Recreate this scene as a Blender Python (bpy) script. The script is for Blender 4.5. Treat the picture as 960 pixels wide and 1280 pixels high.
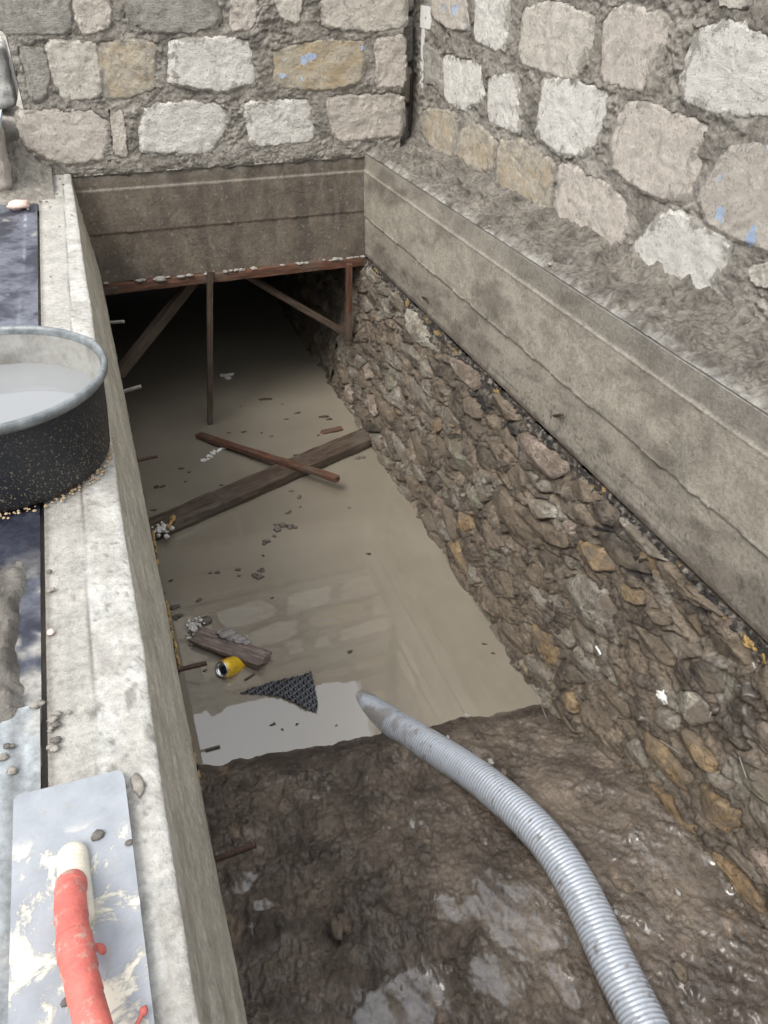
import bpy, math, random
import numpy as np
from mathutils import Vector, Matrix

for o in list(bpy.data.objects): bpy.data.objects.remove(o)
SC = bpy.context.scene
COL = SC.collection
rnd = random.Random(7)

# ---------------------------------------------------------------- camera
H = 0.8
PITCH, YAW, ROLL = 0.64205, 0.36038, 0.01532
FPX, PW, PH = 950.0, 960.0, 1280.0
def _basis():
    cy, sy = math.cos(YAW), math.sin(YAW)
    fw = np.array([sy*math.cos(PITCH), cy*math.cos(PITCH), -math.sin(PITCH)])
    rt = np.array([cy, -sy, 0.0]); up = np.cross(rt, fw)
    c, s = math.cos(ROLL), math.sin(ROLL)
    return c*rt+s*up, -s*rt+c*up, fw
RT, UP, FW = _basis()
CAMP = np.array([0.0, 0.0, H])
cam = bpy.data.cameras.new('camera')
camo = bpy.data.objects.new('camera', cam); COL.objects.link(camo)
camo.matrix_world = Matrix(((RT[0], UP[0], -FW[0], 0), (RT[1], UP[1], -FW[1], 0), (RT[2], UP[2], -FW[2], H), (0, 0, 0, 1)))
cam.sensor_fit = 'VERTICAL'; cam.sensor_height = 36.0
cam.lens = 36.0*FPX/PH
cam.clip_start = 0.02; cam.clip_end = 800
SC.camera = camo
def ray(u, v): return RT*((u-PW/2)/FPX) + UP*((PH/2-v)/FPX) + FW
def onz(u, v, z=0.0): d = ray(u, v); return CAMP + d*(z-H)/d[2]
def onx(u, v, x): d = ray(u, v); return CAMP + d*x/d[0]
def ony(u, v, y): d = ray(u, v); return CAMP + d*y/d[1]

# ---------------------------------------------------------------- sky and sun (overcast)
SUN_EL, SUN_AZ = math.radians(54), math.radians(236)
w = bpy.data.worlds.new('World'); SC.world = w; w.use_nodes = True
nt = w.node_tree; nt.nodes.clear()
sky = nt.nodes.new('ShaderNodeTexSky'); sky.sky_type = 'NISHITA'; sky.sun_disc = False
sky.sun_elevation = SUN_EL; sky.sun_rotation = SUN_AZ; sky.dust_density = 4.0; sky.air_density = 1.0
hs = nt.nodes.new('ShaderNodeHueSaturation'); hs.inputs['Saturation'].default_value = 0.12
mx = nt.nodes.new('ShaderNodeMix'); mx.data_type = 'RGBA'; mx.inputs[0].default_value = 0.6
mx.inputs[7].default_value = (6.2, 6.45, 6.95, 1)
tcw = nt.nodes.new('ShaderNodeTexCoord'); spw = nt.nodes.new('ShaderNodeSeparateXYZ'); nt.links.new(tcw.outputs['Generated'], spw.inputs[0])
mr = nt.nodes.new('ShaderNodeMapRange'); mr.inputs[1].default_value = 0.0; mr.inputs[2].default_value = 1.0; mr.inputs[3].default_value = 0.45; mr.inputs[4].default_value = 1.35
nt.links.new(spw.outputs[2], mr.inputs[0])
ovc = nt.nodes.new('ShaderNodeVectorMath'); ovc.operation = 'SCALE'
bg = nt.nodes.new('ShaderNodeBackground'); bg.inputs[1].default_value = 0.15
ow = nt.nodes.new('ShaderNodeOutputWorld')
nt.links.new(sky.outputs[0], hs.inputs['Color']); nt.links.new(hs.outputs[0], mx.inputs[6])
nt.links.new(mx.outputs[2], ovc.inputs[0]); nt.links.new(mr.outputs[0], ovc.inputs['Scale']); nt.links.new(ovc.outputs[0], bg.inputs[0]); nt.links.new(bg.outputs[0], ow.inputs[0])
sd = bpy.data.lights.new('sun', 'SUN'); sd.energy = 1.4; sd.angle = math.radians(28); sd.color = (1, 0.955, 0.88)
so = bpy.data.objects.new('sun', sd); COL.objects.link(so)
# sky azimuth: direction to the sun
sdir = Vector((math.sin(SUN_AZ)*math.cos(SUN_EL), math.cos(SUN_AZ)*math.cos(SUN_EL), math.sin(SUN_EL)))
so.rotation_euler = sdir.to_track_quat('Z', 'Y').to_euler()
so.location = (0, 0, 6)
SC.view_settings.view_transform = 'Standard'; SC.view_settings.look = 'None'
SC.view_settings.gamma = 1.0; SC.view_settings.use_curve_mapping = False
SC.view_settings.exposure = 1.0
SC.cycles.max_bounces = 8; SC.cycles.diffuse_bounces = 6
SC.cycles.use_denoising = True

# ---------------------------------------------------------------- numpy noise
def _hash(ix, iy, iz, seed):
    h = (ix.astype(np.uint32)*np.uint32(374761393) + iy.astype(np.uint32)*np.uint32(668265263)
         + iz.astype(np.uint32)*np.uint32(2147483647) + np.uint32((seed*974711+77) & 0xffffffff))
    h = (h ^ (h >> np.uint32(13)))*np.uint32(1274126177)
    h = (h ^ (h >> np.uint32(15)))*np.uint32(2246822519)
    return h ^ (h >> np.uint32(16))
def vnoise(x, y, z=None, seed=0):
    """gradient noise, about -1..1"""
    x = np.asarray(x, float); y = np.asarray(y, float)
    z = np.zeros_like(x) if z is None else np.asarray(z, float)+np.zeros_like(x)
    fx, fy, fz = np.floor(x), np.floor(y), np.floor(z)
    ix, iy, iz = fx.astype(np.int64), fy.astype(np.int64), fz.astype(np.int64)
    x, y, z = x-fx, y-fy, z-fz
    ux, uy, uz = x*x*x*(x*(x*6-15)+10), y*y*y*(y*(y*6-15)+10), z*z*z*(z*(z*6-15)+10)
    r = 0
    for a in (0, 1):
        for b in (0, 1):
            for c in (0, 1):
                h = _hash(ix+a, iy+b, iz+c, seed)
                g1 = (h & np.uint32(1023)).astype(float)/511.5-1
                g2 = ((h >> np.uint32(10)) & np.uint32(1023)).astype(float)/511.5-1
                g3 = ((h >> np.uint32(20)) & np.uint32(1023)).astype(float)/511.5-1
                wgt = (ux if a else 1-ux)*(uy if b else 1-uy)*(uz if c else 1-uz)
                r = r + wgt*(g1*(x-a)+g2*(y-b)+g3*(z-c))
    return r*1.3
def fbm(x, y, z=None, oct=4, seed=0, gain=0.5):
    a, s, r, f = 1.0, 0, 0, 1.0
    for k in range(oct):
        r = r + a*vnoise(x*f, y*f, None if z is None else z*f, seed+k*13); s += a; a *= gain; f *= 2.03
    return r/s*1.5
def ridged(x, y, z=None, oct=4, seed=0):
    a, s, r, f = 1.0, 0, 0, 1.0
    for k in range(oct):
        r = r + a*(1-2*np.abs(vnoise(x*f, y*f, None if z is None else z*f, seed+k*13))); s += a; a *= 0.5; f *= 2.1
    return r/s
def worley(x, y, seed=0):
    fx, fy = np.floor(x), np.floor(y)
    d1 = np.full(x.shape, 9.0); d2 = np.full(x.shape, 9.0); idv = np.zeros(x.shape)
    for a in (-1, 0, 1):
        for b in (-1, 0, 1):
            ix, iy = (fx+a).astype(np.int64), (fy+b).astype(np.int64)
            h = _hash(ix, iy, np.zeros_like(ix), seed)
            px = fx+a+(h & np.uint32(1023)).astype(float)/1023
            py = fy+b+((h >> np.uint32(10)) & np.uint32(1023)).astype(float)/1023
            v = ((h >> np.uint32(20)) & np.uint32(1023)).astype(float)/1023
            d = np.hypot(px-x, py-y)
            n = d < d1
            d2 = np.where(n, d1, np.minimum(d2, d)); idv = np.where(n, v, idv); d1 = np.where(n, d, d1)
    return d1, d2, idv
def sst(a, b, x):
    t = np.clip((x-a)/(b-a), 0, 1); return t*t*(3-2*t)
def mixc(c0, c1, t):
    t = np.asarray(t)[..., None]; return np.asarray(c0)*(1-t)+np.asarray(c1)*t

# ---------------------------------------------------------------- objects
def tag(o, label=None, cat=None, group=None, kind=None):
    if label: o['label'] = label
    if cat: o['category'] = cat
    if group: o['group'] = group
    if kind or cat: o['kind'] = kind or 'thing'
    return o
def thing(name, label, cat, loc=(0, 0, 0), group=None):
    o = bpy.data.objects.new(name, None); COL.objects.link(o); o.location = loc
    o.empty_display_size = 0.05
    return tag(o, label, cat, group)
def wloc(p):
    l = Vector((0, 0, 0))
    while p is not None: l = l+p.location; p = p.parent
    return l
class MB:
    """collects geometry in world coordinates, builds ONE mesh object"""
    def __init__(s): s.v = []; s.f = []; s.c = []; s.n = 0; s.anyc = False
    def add(s, v, f, c=None):
        v = np.asarray(v, float).reshape(-1, 3); s.v.append(v)
        s.f += [tuple(int(i)+s.n for i in q) for q in f]
        if c is None: c = np.ones((len(v), 4))
        else:
            s.anyc = True; c = np.asarray(c, float).reshape(-1, np.asarray(c).shape[-1])
            if c.shape[1] == 3: c = np.c_[c, np.zeros(len(c))]
        s.c.append(c); s.n += len(v); return s
    def box(s, a, b, c=None):
        x0, y0, z0 = a; x1, y1, z1 = b
        v = [(x, y, z) for z in (z0, z1) for y in (y0, y1) for x in (x0, x1)]
        return s.add(v, [(0, 2, 3, 1), (4, 5, 7, 6), (0, 1, 5, 4), (2, 6, 7, 3), (0, 4, 6, 2), (1, 3, 7, 5)])
    def build(s, name, mat, parent=None, loc=None, smooth=True):
        v = np.concatenate(s.v)
        if parent is not None: off = np.array(wloc(parent))
        else: off = np.array(loc if loc is not None else (0, 0, 0), float)
        me = bpy.data.meshes.new(name)
        me.from_pydata((v-off).tolist(), [], s.f); 
        if smooth: me.polygons.foreach_set('use_smooth', [True]*len(me.polygons))
        if s.anyc:
            at = me.color_attributes.new('tint', 'FLOAT_COLOR', 'POINT')
            at.data.foreach_set('color', np.concatenate(s.c).astype(np.float32).ravel())
        if mat is not None: me.materials.append(mat)
        o = bpy.data.objects.new(name, me); COL.objects.link(o)
        if parent is not None: o.parent = parent
        elif loc is not None: o.location = loc
        return o
def gridf(n, m, flip=False):
    i, j = np.meshgrid(np.arange(n-1), np.arange(m-1), indexing='ij')
    a = (i*m+j).ravel(); q = np.stack([a, a+m, a+m+1, a+1], 1)
    return q[:, ::-1] if flip else q
def gridobj(name, P, mat, col=None, parent=None, loc=None, flip=False, mask=None, smooth=True):
    """fast regular grid mesh from P (n,m,3)"""
    n, m = P.shape[:2]; q = gridf(n, m, flip)
    v = P.reshape(-1, 3).copy()
    c = None if col is None else np.asarray(col, float).reshape(n*m, -1)
    if mask is not None:
        ok = mask.ravel()[q].all(1); q = q[ok]
        used = np.unique(q); re = np.full(n*m, -1); re[used] = np.arange(len(used)); q = re[q]; v = v[used]
        if c is not None: c = c[used]
    off = np.array(wloc(parent)) if parent is not None else np.array(loc if loc is not None else (0, 0, 0), float)
    v = v-off
    me = bpy.data.meshes.new(name)
    me.vertices.add(len(v)); me.vertices.foreach_set('co', v.astype(np.float32).ravel())
    me.loops.add(q.size); me.loops.foreach_set('vertex_index', q.astype(np.int32).ravel())
    me.polygons.add(len(q)); me.polygons.foreach_set('loop_start', np.arange(0, q.size, 4, dtype=np.int32))
    me.polygons.foreach_set('loop_total', np.full(len(q), 4, np.int32))
    me.polygons.foreach_set('use_smooth', np.full(len(q), smooth))
    me.update(calc_edges=True)
    if c is not None:
        if c.shape[1] == 3: c = np.c_[c, np.zeros(len(c))]
        at = me.color_attributes.new('tint', 'FLOAT_COLOR', 'POINT')
        at.data.foreach_set('color', c.astype(np.float32).ravel())
    me.materials.append(mat)
    o = bpy.data.objects.new(name, me); COL.objects.link(o)
    if parent is not None: o.parent = parent
    elif loc is not None: o.location = loc
    return o

# ---------------------------------------------------------------- materials
class NT:
    def __init__(s, name):
        s.m = bpy.data.materials.new(name); s.m.use_nodes = True; s.t = s.m.node_tree
        s.b = s.t.nodes['Principled BSDF']; s.tc = s.t.nodes.new('ShaderNodeTexCoord')
        s.co = s.tc.outputs['Object']
    def n(s, typ, **kw):
        o = s.t.nodes.new(typ)
        for k, v in kw.items(): setattr(o, k, v)
        return o
    def l(s, a, b): s.t.links.new(a, b)
    def shifted(s):
        oi = s.n('ShaderNodeObjectInfo'); ml = s.n('ShaderNodeMath', operation='MULTIPLY'); ml.inputs[1].default_value = 37.0
        s.l(oi.outputs['Random'], ml.inputs[0])
        va = s.n('ShaderNodeVectorMath', operation='ADD'); s.l(s.co, va.inputs[0]); s.l(ml.outputs[0], va.inputs[1])
        s.co = va.outputs[0]; return oi
    def noise(s, scale, detail=6, rough=0.6, stretch=None, dist=0.0):
        t = s.n('ShaderNodeTexNoise'); t.inputs['Scale'].default_value = scale
        t.inputs['Detail'].default_value = detail; t.inputs['Roughness'].default_value = rough
        t.inputs['Distortion'].default_value = dist
        if stretch is not None:
            mp = s.n('ShaderNodeMapping'); mp.inputs['Scale'].default_value = stretch[:3]
            if len(stretch) > 3: mp.inputs['Rotation'].default_value = stretch[3:]
            s.l(s.co, mp.inputs[0]); s.l(mp.outputs[0], t.inputs['Vector'])
        else: s.l(s.co, t.inputs['Vector'])
        return t.outputs[0]
    def ramp(s, fac, stops, interp='LINEAR'):
        r = s.n('ShaderNodeValToRGB'); r.color_ramp.interpolation = interp
        e = r.color_ramp.elements
        while len(e) < len(stops): e.new(0.5)
        for i, (p, c) in enumerate(stops):
            e[i].position = p; e[i].color = (c, c, c, 1) if not hasattr(c, '__len__') else (*c, 1)
        s.l(fac, r.inputs[0]); return r.outputs[0]
    def mix(s, fac, a, b, mode='MIX'):
        x = s.n('ShaderNodeMix', data_type='RGBA', blend_type=mode)
        for i, v in ((0, fac), (6, a), (7, b)):
            if hasattr(v, 'links') or hasattr(v, 'is_linked'): s.l(v, x.inputs[i])
            elif i == 0: x.inputs[0].default_value = v
            else: x.inputs[i].default_value = (*v, 1)
        return x.outputs[2]
    def math(s, op, a, b=0.0):
        x = s.n('ShaderNodeMath', operation=op)
        for i, v in enumerate((a, b)):
            if hasattr(v, 'is_linked'): s.l(v, x.inputs[i])
            else: x.inputs[i].default_value = v
        return x.outputs[0]
    def attr(s):
        a = s.n('ShaderNodeAttribute'); a.attribute_name = 'tint'; return a.outputs['Color'], a.outputs['Alpha']
    def bump(s, h, strength, dist, prev=None):
        b = s.n('ShaderNodeBump'); b.inputs['Strength'].default_value = strength; b.inputs['Distance'].default_value = dist
        s.l(h, b.inputs['Height'])
        if prev is not None: s.l(prev, b.inputs['Normal'])
        return b.outputs[0]
    def out(s, col=None, rough=0.7, normal=None, spec=0.5, metal=0.0):
        b = s.b
        if col is not None:
            if hasattr(col, 'is_linked'): s.l(col, b.inputs['Base Color'])
            else: b.inputs['Base Color'].default_value = (*col, 1)
        if hasattr(rough, 'is_linked'): s.l(rough, b.inputs['Roughness'])
        else: b.inputs['Roughness'].default_value = rough
        if normal is not None: s.l(normal, b.inputs['Normal'])
        b.inputs['Specular IOR Level'].default_value = spec; b.inputs['Metallic'].default_value = metal
        return s.m
def tinted(name, grain=60, var=0.35, rough=(0.5, 0.8), bump=((90, 0.5, 0.004),), spec=0.4, gstretch=None):
    """base colour from the mesh's tint attribute, broken up by procedural grain; alpha = wetness"""
    k = NT(name); c, a = k.attr()
    g = k.noise(grain, 8, 0.7, gstretch); g2 = k.noise(grain*0.18, 5, 0.6)
    m = k.math('ADD', k.math('MULTIPLY', g, 1.0), k.math('MULTIPLY', g2, 0.7))
    m = k.ramp(m, [(0.62, 1-1.35*var), (1.08, 1+1.35*var)])
    col = k.mix(1.0, c, m, 'MULTIPLY')
    r = k.ramp(g2, [(0.3, rough[0]), (0.7, rough[1])])
    wet = k.n('ShaderNodeMix'); wet.data_type = 'FLOAT'
    k.l(a, wet.inputs[0]); k.l(r, wet.inputs[2]); wet.inputs[3].default_value = 0.09
    nm = None
    for sc, st, di in bump: nm = k.bump(k.noise(sc, 8, 0.7), st, di, nm)
    k.l(a, k.b.inputs['Coat Weight']); k.b.inputs['Coat Roughness'].default_value = 0.17; k.b.inputs['Coat IOR'].default_value = 1.7
    k.l(k.bump(k.noise(26, 4, 0.6), 0.35, 0.004), k.b.inputs['Coat Normal'])
    return k.out(col, wet.outputs[0], nm, spec)
def simple(name, col, rough=0.6, var=0.3, scale=40, bump=None, spec=0.4, metal=0.0, stretch=None, shift=False, dirt=None):
    k = NT(name)
    if shift: k.shifted()
    g = k.noise(scale, 7, 0.65, stretch)
    lo = tuple(c*(1-var) for c in col); hi = tuple(min(1, c*(1+var)) for c in col)
    c = k.ramp(g, [(0.3, lo), (0.7, hi)])
    if dirt:
        d = k.ramp(k.noise(dirt[1], 6, 0.7), [(dirt[2], 0.0), (dirt[2]+0.08, 1.0)])
        c = k.mix(d, c, dirt[0])
    nm = k.bump(k.noise(bump[0], 8, 0.7, stretch), bump[1], bump[2]) if bump else None
    return k.out(c, rough, nm, spec, metal)

MORTAR = np.array([0.385, 0.352, 0.305]); MORTAR_D = np.array([0.245, 0.222, 0.188])
M = {}
M['mortar'] = tinted('wet cement mortar', 55, 0.3, (0.5, 0.8), ((230, 1.0, 0.008), (80, 0.9, 0.022), (28, 0.5, 0.03)))
M['concrete'] = tinted('board marked concrete', 90, 0.22, (0.45, 0.75), ((260, 0.8, 0.005), (90, 0.45, 0.008)))
M['mud'] = tinted('wet mud', 45, 0.4, (0.22, 0.5), ((220, 0.9, 0.006), (75, 0.8, 0.016), (26, 0.5, 0.03)), spec=0.5)
M['rubble_mud'] = tinted('muddy rubble filling', 60, 0.45, (0.35, 0.7), ((200, 1.0, 0.008), (70, 1.0, 0.03)), spec=0.6)

def limestone(name, base, var, smear, saw=0.0, blue=0.0, ochre=0.0, thr=0.6):
    k = NT(name); k.shifted()
    g = k.noise(22, 8, 0.7); f = k.noise(110, 6, 0.7)
    c = k.ramp(g, [(0.32, tuple(x*(1-var) for x in base)), (0.5, base), (0.68, tuple(min(1, x*(1+var*0.5)) for x in base))])
    c = k.mix(k.ramp(f, [(0.34, 0.75), (0.44, 0.0)]), c, tuple(x*0.38 for x in base))
    if ochre: c = k.mix(k.ramp(k.noise(9, 5, 0.6, (1, 1, 2.5)), [(0.45, 0.0), (0.6, ochre)]), c, (0.50, 0.37, 0.20))
    s = k.noise(17, 10, 0.75, dist=0.3); at_, _a = k.attr()
    s = k.math('ADD', s, k.ramp(at_, [(0.70, 0.0), (1.0, 0.14)]))
    c = k.mix(k.ramp(s, [(thr-smear, 0.0), (thr-smear+0.05, 0.85)]), c, (0.36, 0.33, 0.285))
    if blue: c = k.mix(k.ramp(k.noise(17, 3, 0.5), [(0.66-blue, 0.0), (0.69-blue, 1.0)]), c, (0.50, 0.62, 0.82))
    nm = k.bump(k.noise(80, 10, 0.8), 1.0, 0.016)
    nm = k.bump(s, 0.5, 0.02, nm)
    if saw: nm = k.bump(k.noise(60, 5, 0.6, (1, 1, 6, 0.6, 0.6, 0.3)), saw, 0.016, nm)
    return k.out(c, 0.85, nm, 0.25)
M['lime_white'] = limestone('white limestone block', (0.82, 0.79, 0.725), 0.14, 0.015, 0.5)
M['lime_pale'] = limestone('pale beige limestone block', (0.68, 0.63, 0.55), 0.2, 0.04, 0.3, thr=0.62)
M['lime_pink'] = limestone('pinkish limestone block', (0.68, 0.615, 0.54), 0.2, 0.035, 0.2, thr=0.62)
M['lime_tan'] = limestone('tan limestone block', (0.58, 0.52, 0.42), 0.25, 0.06, 0.3, ochre=0.4)
M['lime_ochre'] = limestone('ochre block with blue paint spots', (0.52, 0.46, 0.36), 0.18, 0.0, 0.2, blue=0.03, ochre=0.6)
M['lime_grey'] = limestone('grey scraped block', (0.50, 0.475, 0.42), 0.30, 0.06, 0.9)
M['lime_blue'] = limestone('block with pale blue paint', (0.62, 0.565, 0.495), 0.18, 0.02, 0.2, blue=0.06)

def rubblemat(name, base, hi, wet=0.5):
    k = NT(name); k.shifted()
    g = k.noise(16, 8, 0.72, (1, 1, 2.2)); f = k.noise(85, 6, 0.75)
    c = k.ramp(g, [(0.34, tuple(x*0.45 for x in base)), (0.5, base), (0.66, hi)])
    c = k.mix(k.ramp(f, [(0.36, 0.9), (0.47, 0.0)]), c, (0.035, 0.03, 0.026))
    s = k.noise(9, 8, 0.7)
    c = k.mix(k.ramp(s, [(0.46, 0.0), (0.56, 0.85)]), c, (0.225, 0.182, 0.134))
    nm = k.bump(k.noise(38, 10, 0.8, (1, 0.5, 2.6)), 1.0, 0.035)
    nm = k.bump(k.noise(190, 7, 0.75), 0.9, 0.008, nm)
    r = k.ramp(k.noise(30, 5, 0.6), [(0.35, wet-0.15), (0.65, wet+0.25)])
    return k.out(c, r, nm, 0.45)
M['r_brown'] = rubblemat('brown wet rubble stone', (0.26, 0.202, 0.146), (0.45, 0.365, 0.27))
M['r_grey'] = rubblemat('grey wet rubble stone', (0.34, 0.30, 0.245), (0.56, 0.51, 0.43))
M['r_dark'] = rubblemat('dark wet rubble stone', (0.12, 0.100, 0.079), (0.24, 0.205, 0.165))
M['r_ochre'] = rubblemat('ochre rubble stone', (0.38, 0.26, 0.145), (0.54, 0.40, 0.24))
M['r_pink'] = rubblemat('pinkish rubble stone', (0.46, 0.36, 0.29), (0.66, 0.56, 0.48))
M['r_pale'] = rubblemat('pale rubble stone', (0.52, 0.48, 0.39), (0.72, 0.68, 0.58), 0.6)
M['r_moss'] = rubblemat('greenish rubble stone', (0.30, 0.28, 0.21), (0.50, 0.47, 0.37), 0.6)

def wood(name, base, hi, rough=0.5):
    k = NT(name); k.shifted()
    g = k.noise(9, 8, 0.7, (1.2, 9, 9)); f = k.noise(60, 6, 0.7, (0.4, 3, 3))
    c = k.ramp(g, [(0.3, tuple(x*0.4 for x in base)), (0.5, base), (0.7, hi)])
    c = k.mix(k.ramp(k.noise(7, 6, 0.6), [(0.5, 0.0), (0.62, 0.6)]), c, (0.10, 0.085, 0.068))
    nm = k.bump(f, 0.6, 0.003)
    return k.out(c, rough, nm, 0.4)
M['wood_red'] = wood('rusty red wet timber', (0.095, 0.045, 0.029), (0.17, 0.082, 0.050))
M['wood_brown'] = wood('shade-darkened muddy brown timber', (0.070, 0.050, 0.037), (0.120, 0.092, 0.070), 0.42)  # brown darkened to put the shade under the lintel into the timber
M['wood_dark'] = wood('shade-darkened timber', (0.065, 0.045, 0.033), (0.11, 0.08, 0.06))  # dark tone holds the shade of the covered chamber
M['wood_ply'] = wood('grey violet board', (0.17, 0.125, 0.105), (0.33, 0.26, 0.225))
M['rust'] = simple('rusted steel', (0.075, 0.045, 0.032), 0.65, 0.5, 120, (200, 0.5, 0.002), 0.4, 0.3)
M['rebar_pale'] = simple('cement coated steel', (0.26, 0.24, 0.21), 0.8, 0.4, 120, (200, 0.5, 0.002), 0.3)
M['chip_pink'] = simple('pale pink stone chip', (0.62, 0.47, 0.40), 0.8, 0.15, 60, (120, 0.6, 0.003))
M['clod'] = simple('mortar crumb', (0.24, 0.22, 0.19), 0.8, 0.35, 90, (130, 0.8, 0.004), shift=True)
M['clod_dark'] = simple('damp mortar crumb', (0.12, 0.11, 0.095), 0.6, 0.35, 90, (130, 0.8, 0.004), shift=True)
M['clod_pale'] = simple('pale cement clump', (0.25, 0.235, 0.21), 0.8, 0.3, 90, (130, 0.8, 0.004), shift=True)
M['foam_white'] = simple('dirty white polystyrene', (0.62, 0.60, 0.55), 0.7, 0.3, 80, (90, 0.8, 0.006), shift=True, dirt=((0.10, 0.085, 0.06), 45, 0.56))
M['foam_ochre'] = simple('yellowed mounting foam', (0.42, 0.275, 0.10), 0.6, 0.4, 60, (90, 1.0, 0.01), shift=True, dirt=((0.13, 0.10, 0.065), 35, 0.50))
M['leaf'] = simple('soaked dark leaf litter', (0.055, 0.043, 0.03), 0.45, 0.5, 60, (90, 0.5, 0.003), shift=True)
M['scum'] = simple('grey scum lump', (0.11, 0.095, 0.078), 0.6, 0.4, 60, (70, 0.8, 0.006), shift=True)
M['white_bit'] = simple('white plastic scrap', (0.66, 0.65, 0.61), 0.5, 0.1, 60)
M['red_tape'] = simple('red tape', (0.50, 0.125, 0.10), 0.5, 0.28, 30, (120, 0.5, 0.003), dirt=((0.40, 0.27, 0.22), 40, 0.55))
M['blue_strip'] = simple('pale blue foam strip', (0.50, 0.62, 0.70), 0.6, 0.15, 40)
M['black_plastic'] = simple('black dimpled plastic', (0.012, 0.013, 0.018), 0.38, 0.3, 60, spec=0.6)
M['alu'] = simple('bare aluminium', (0.62, 0.62, 0.62), 0.3, 0.1, 40, metal=1.0)
M['backdrop_white'] = simple('white backdrop', (0.75, 0.76, 0.77), 0.9, 0.05, 3)

# ================================================================= LARGE STRUCTURE
WZ = -1.30            # water level
BY = 3.70             # back wall face
RX = 1.27             # right beam face
WX = 1.55             # right block wall face
def chaikin(p, n=1):
    for _ in range(n):
        q = np.roll(p, -1, 0); p = np.stack([p*0.87+q*0.13, p*0.13+q*0.87], 1).reshape(-1, 2)
    return p
def resample(p, n):
    q = np.vstack([p, p[:1]]); d = np.r_[0, np.cumsum(np.hypot(*np.diff(q, axis=0).T))]
    t = np.linspace(0, d[-1], n, endpoint=False)
    return np.stack([np.interp(t, d, q[:, 0]), np.interp(t, d, q[:, 1])], 1)
def area(p): q = np.roll(p, -1, 0); return 0.5*np.sum(p[:, 0]*q[:, 1]-q[:, 0]*p[:, 1])
def sdf(p, U, V):
    """signed distance to polygon (negative inside)"""
    d = np.full(U.shape, 1e9); ins = np.zeros(U.shape, bool)
    for a, b in zip(p, np.roll(p, -1, 0)):
        e = b-a; wx, wy = U-a[0], V-a[1]
        t = np.clip((wx*e[0]+wy*e[1])/(e@e+1e-12), 0, 1)
        d = np.minimum(d, np.hypot(wx-e[0]*t, wy-e[1]*t))
        c = ((a[1] <= V) & (b[1] > V)) | ((b[1] <= V) & (a[1] > V))
        xi = a[0]+(V-a[1])/(e[1] if abs(e[1]) > 1e-12 else 1e-12)*e[0]
        ins ^= c & (U < xi)
    return np.where(ins, -d, d)
def slab(mb, poly, frame, front=0.006, depth=0.05, nseg=40, nring=8, rag=0.004, rough=0.004, edge=0.014, tilt=(0, 0), strata=0.0, seed=0, nf=30, facets=0, rnds=2, e0=0.72):
    """an irregular stone: outline poly (u,v), bulged rough front, skirt going back"""
    p = resample(chaikin(np.asarray(poly, float), rnds), nseg)*1.0
    if area(p) < 0: p = p[::-1]
    c = p.mean(0)
    nrm = (p-c)/np.maximum(np.hypot(*(p-c).T), 1e-6)[:, None]
    p = p+nrm*(rag*fbm(p[:, 0]*38+seed, p[:, 1]*38, oct=3, seed=seed))[:, None]
    ts = 1-(1-np.linspace(0, 1, nring+1)[1:])**1.5
    UV = [c[None]]+[c+(p-c)*t for t in ts]
    U = np.concatenate(UV); T = np.r_[0, np.repeat(ts, nseg)]
    h = front+rough*fbm(U[:, 0]*nf+seed*3.1, U[:, 1]*nf, oct=4, seed=seed)+rough*0.5*ridged(U[:, 0]*nf*2, U[:, 1]*nf*2+seed, oct=2, seed=seed+5)
    if strata: h = h+strata*np.abs(((U[:, 1]*55+0.35*U[:, 0]*10+fbm(U[:, 0]*8, U[:, 1]*20+seed, oct=2, seed=3)*1.5) % 1.0)-0.3)
    h = h+(U[:, 0]-c[0])*tilt[0]+(U[:, 1]-c[1])*tilt[1]
    if facets:
        rr_ = random.Random(seed); wdt = np.ptp(p[:, 0]), np.ptp(p[:, 1])
        for _ in range(facets):
            an = rr_.uniform(0, 6.283); sl = rr_.uniform(0.15, 0.7)
            dd = ((U[:, 0]-c[0])*math.cos(an)/wdt[0]+(U[:, 1]-c[1])*math.sin(an)/wdt[1])*min(wdt)
            h = np.minimum(h, front+rr_.uniform(-0.001, 0.010)-sl*dd+rough*0.35*fbm(U[:, 0]*60, U[:, 1]*90, oct=2, seed=seed+3))
    h = h-edge*sst(e0, 1.0, T)*(0.6+0.6*np.abs(vnoise(U[:, 0]*40, U[:, 1]*40, seed=seed+9)))
    U2 = np.concatenate([U, c+(p-c)*0.97]); h2 = np.r_[h, np.full(nseg, -depth)]
    X = frame(U2[:, 0], U2[:, 1], h2)
    f = []
    for k in range(nseg): f.append((0, 1+k, 1+(k+1) % nseg))
    for r in range(nring):
        a, b = 1+r*nseg, 1+(r+1)*nseg
        for k in range(nseg): k2 = (k+1) % nseg; f.append((a+k, b+k, b+k2, a+k2))
    # outward?
    i, j, k = f[0]; nn = np.cross(X[j]-X[i], X[k]-X[i])
    o = frame(np.array([c[0]]), np.array([c[1]]), np.array([1.0]))[0]-frame(np.array([c[0]]), np.array([c[1]]), np.array([0.0]))[0]
    if nn@o < 0: f = [t[::-1] for t in f]
    TT = np.r_[T, np.full(nseg, 1.0)]
    mb.add(X, f, np.stack([TT, TT, TT, TT*0], 1))
fr_back = lambda u, v, h: np.stack([u, BY-h, v], -1)
fr_right = lambda u, v, h: np.stack([WX-h, u, v], -1)

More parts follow.
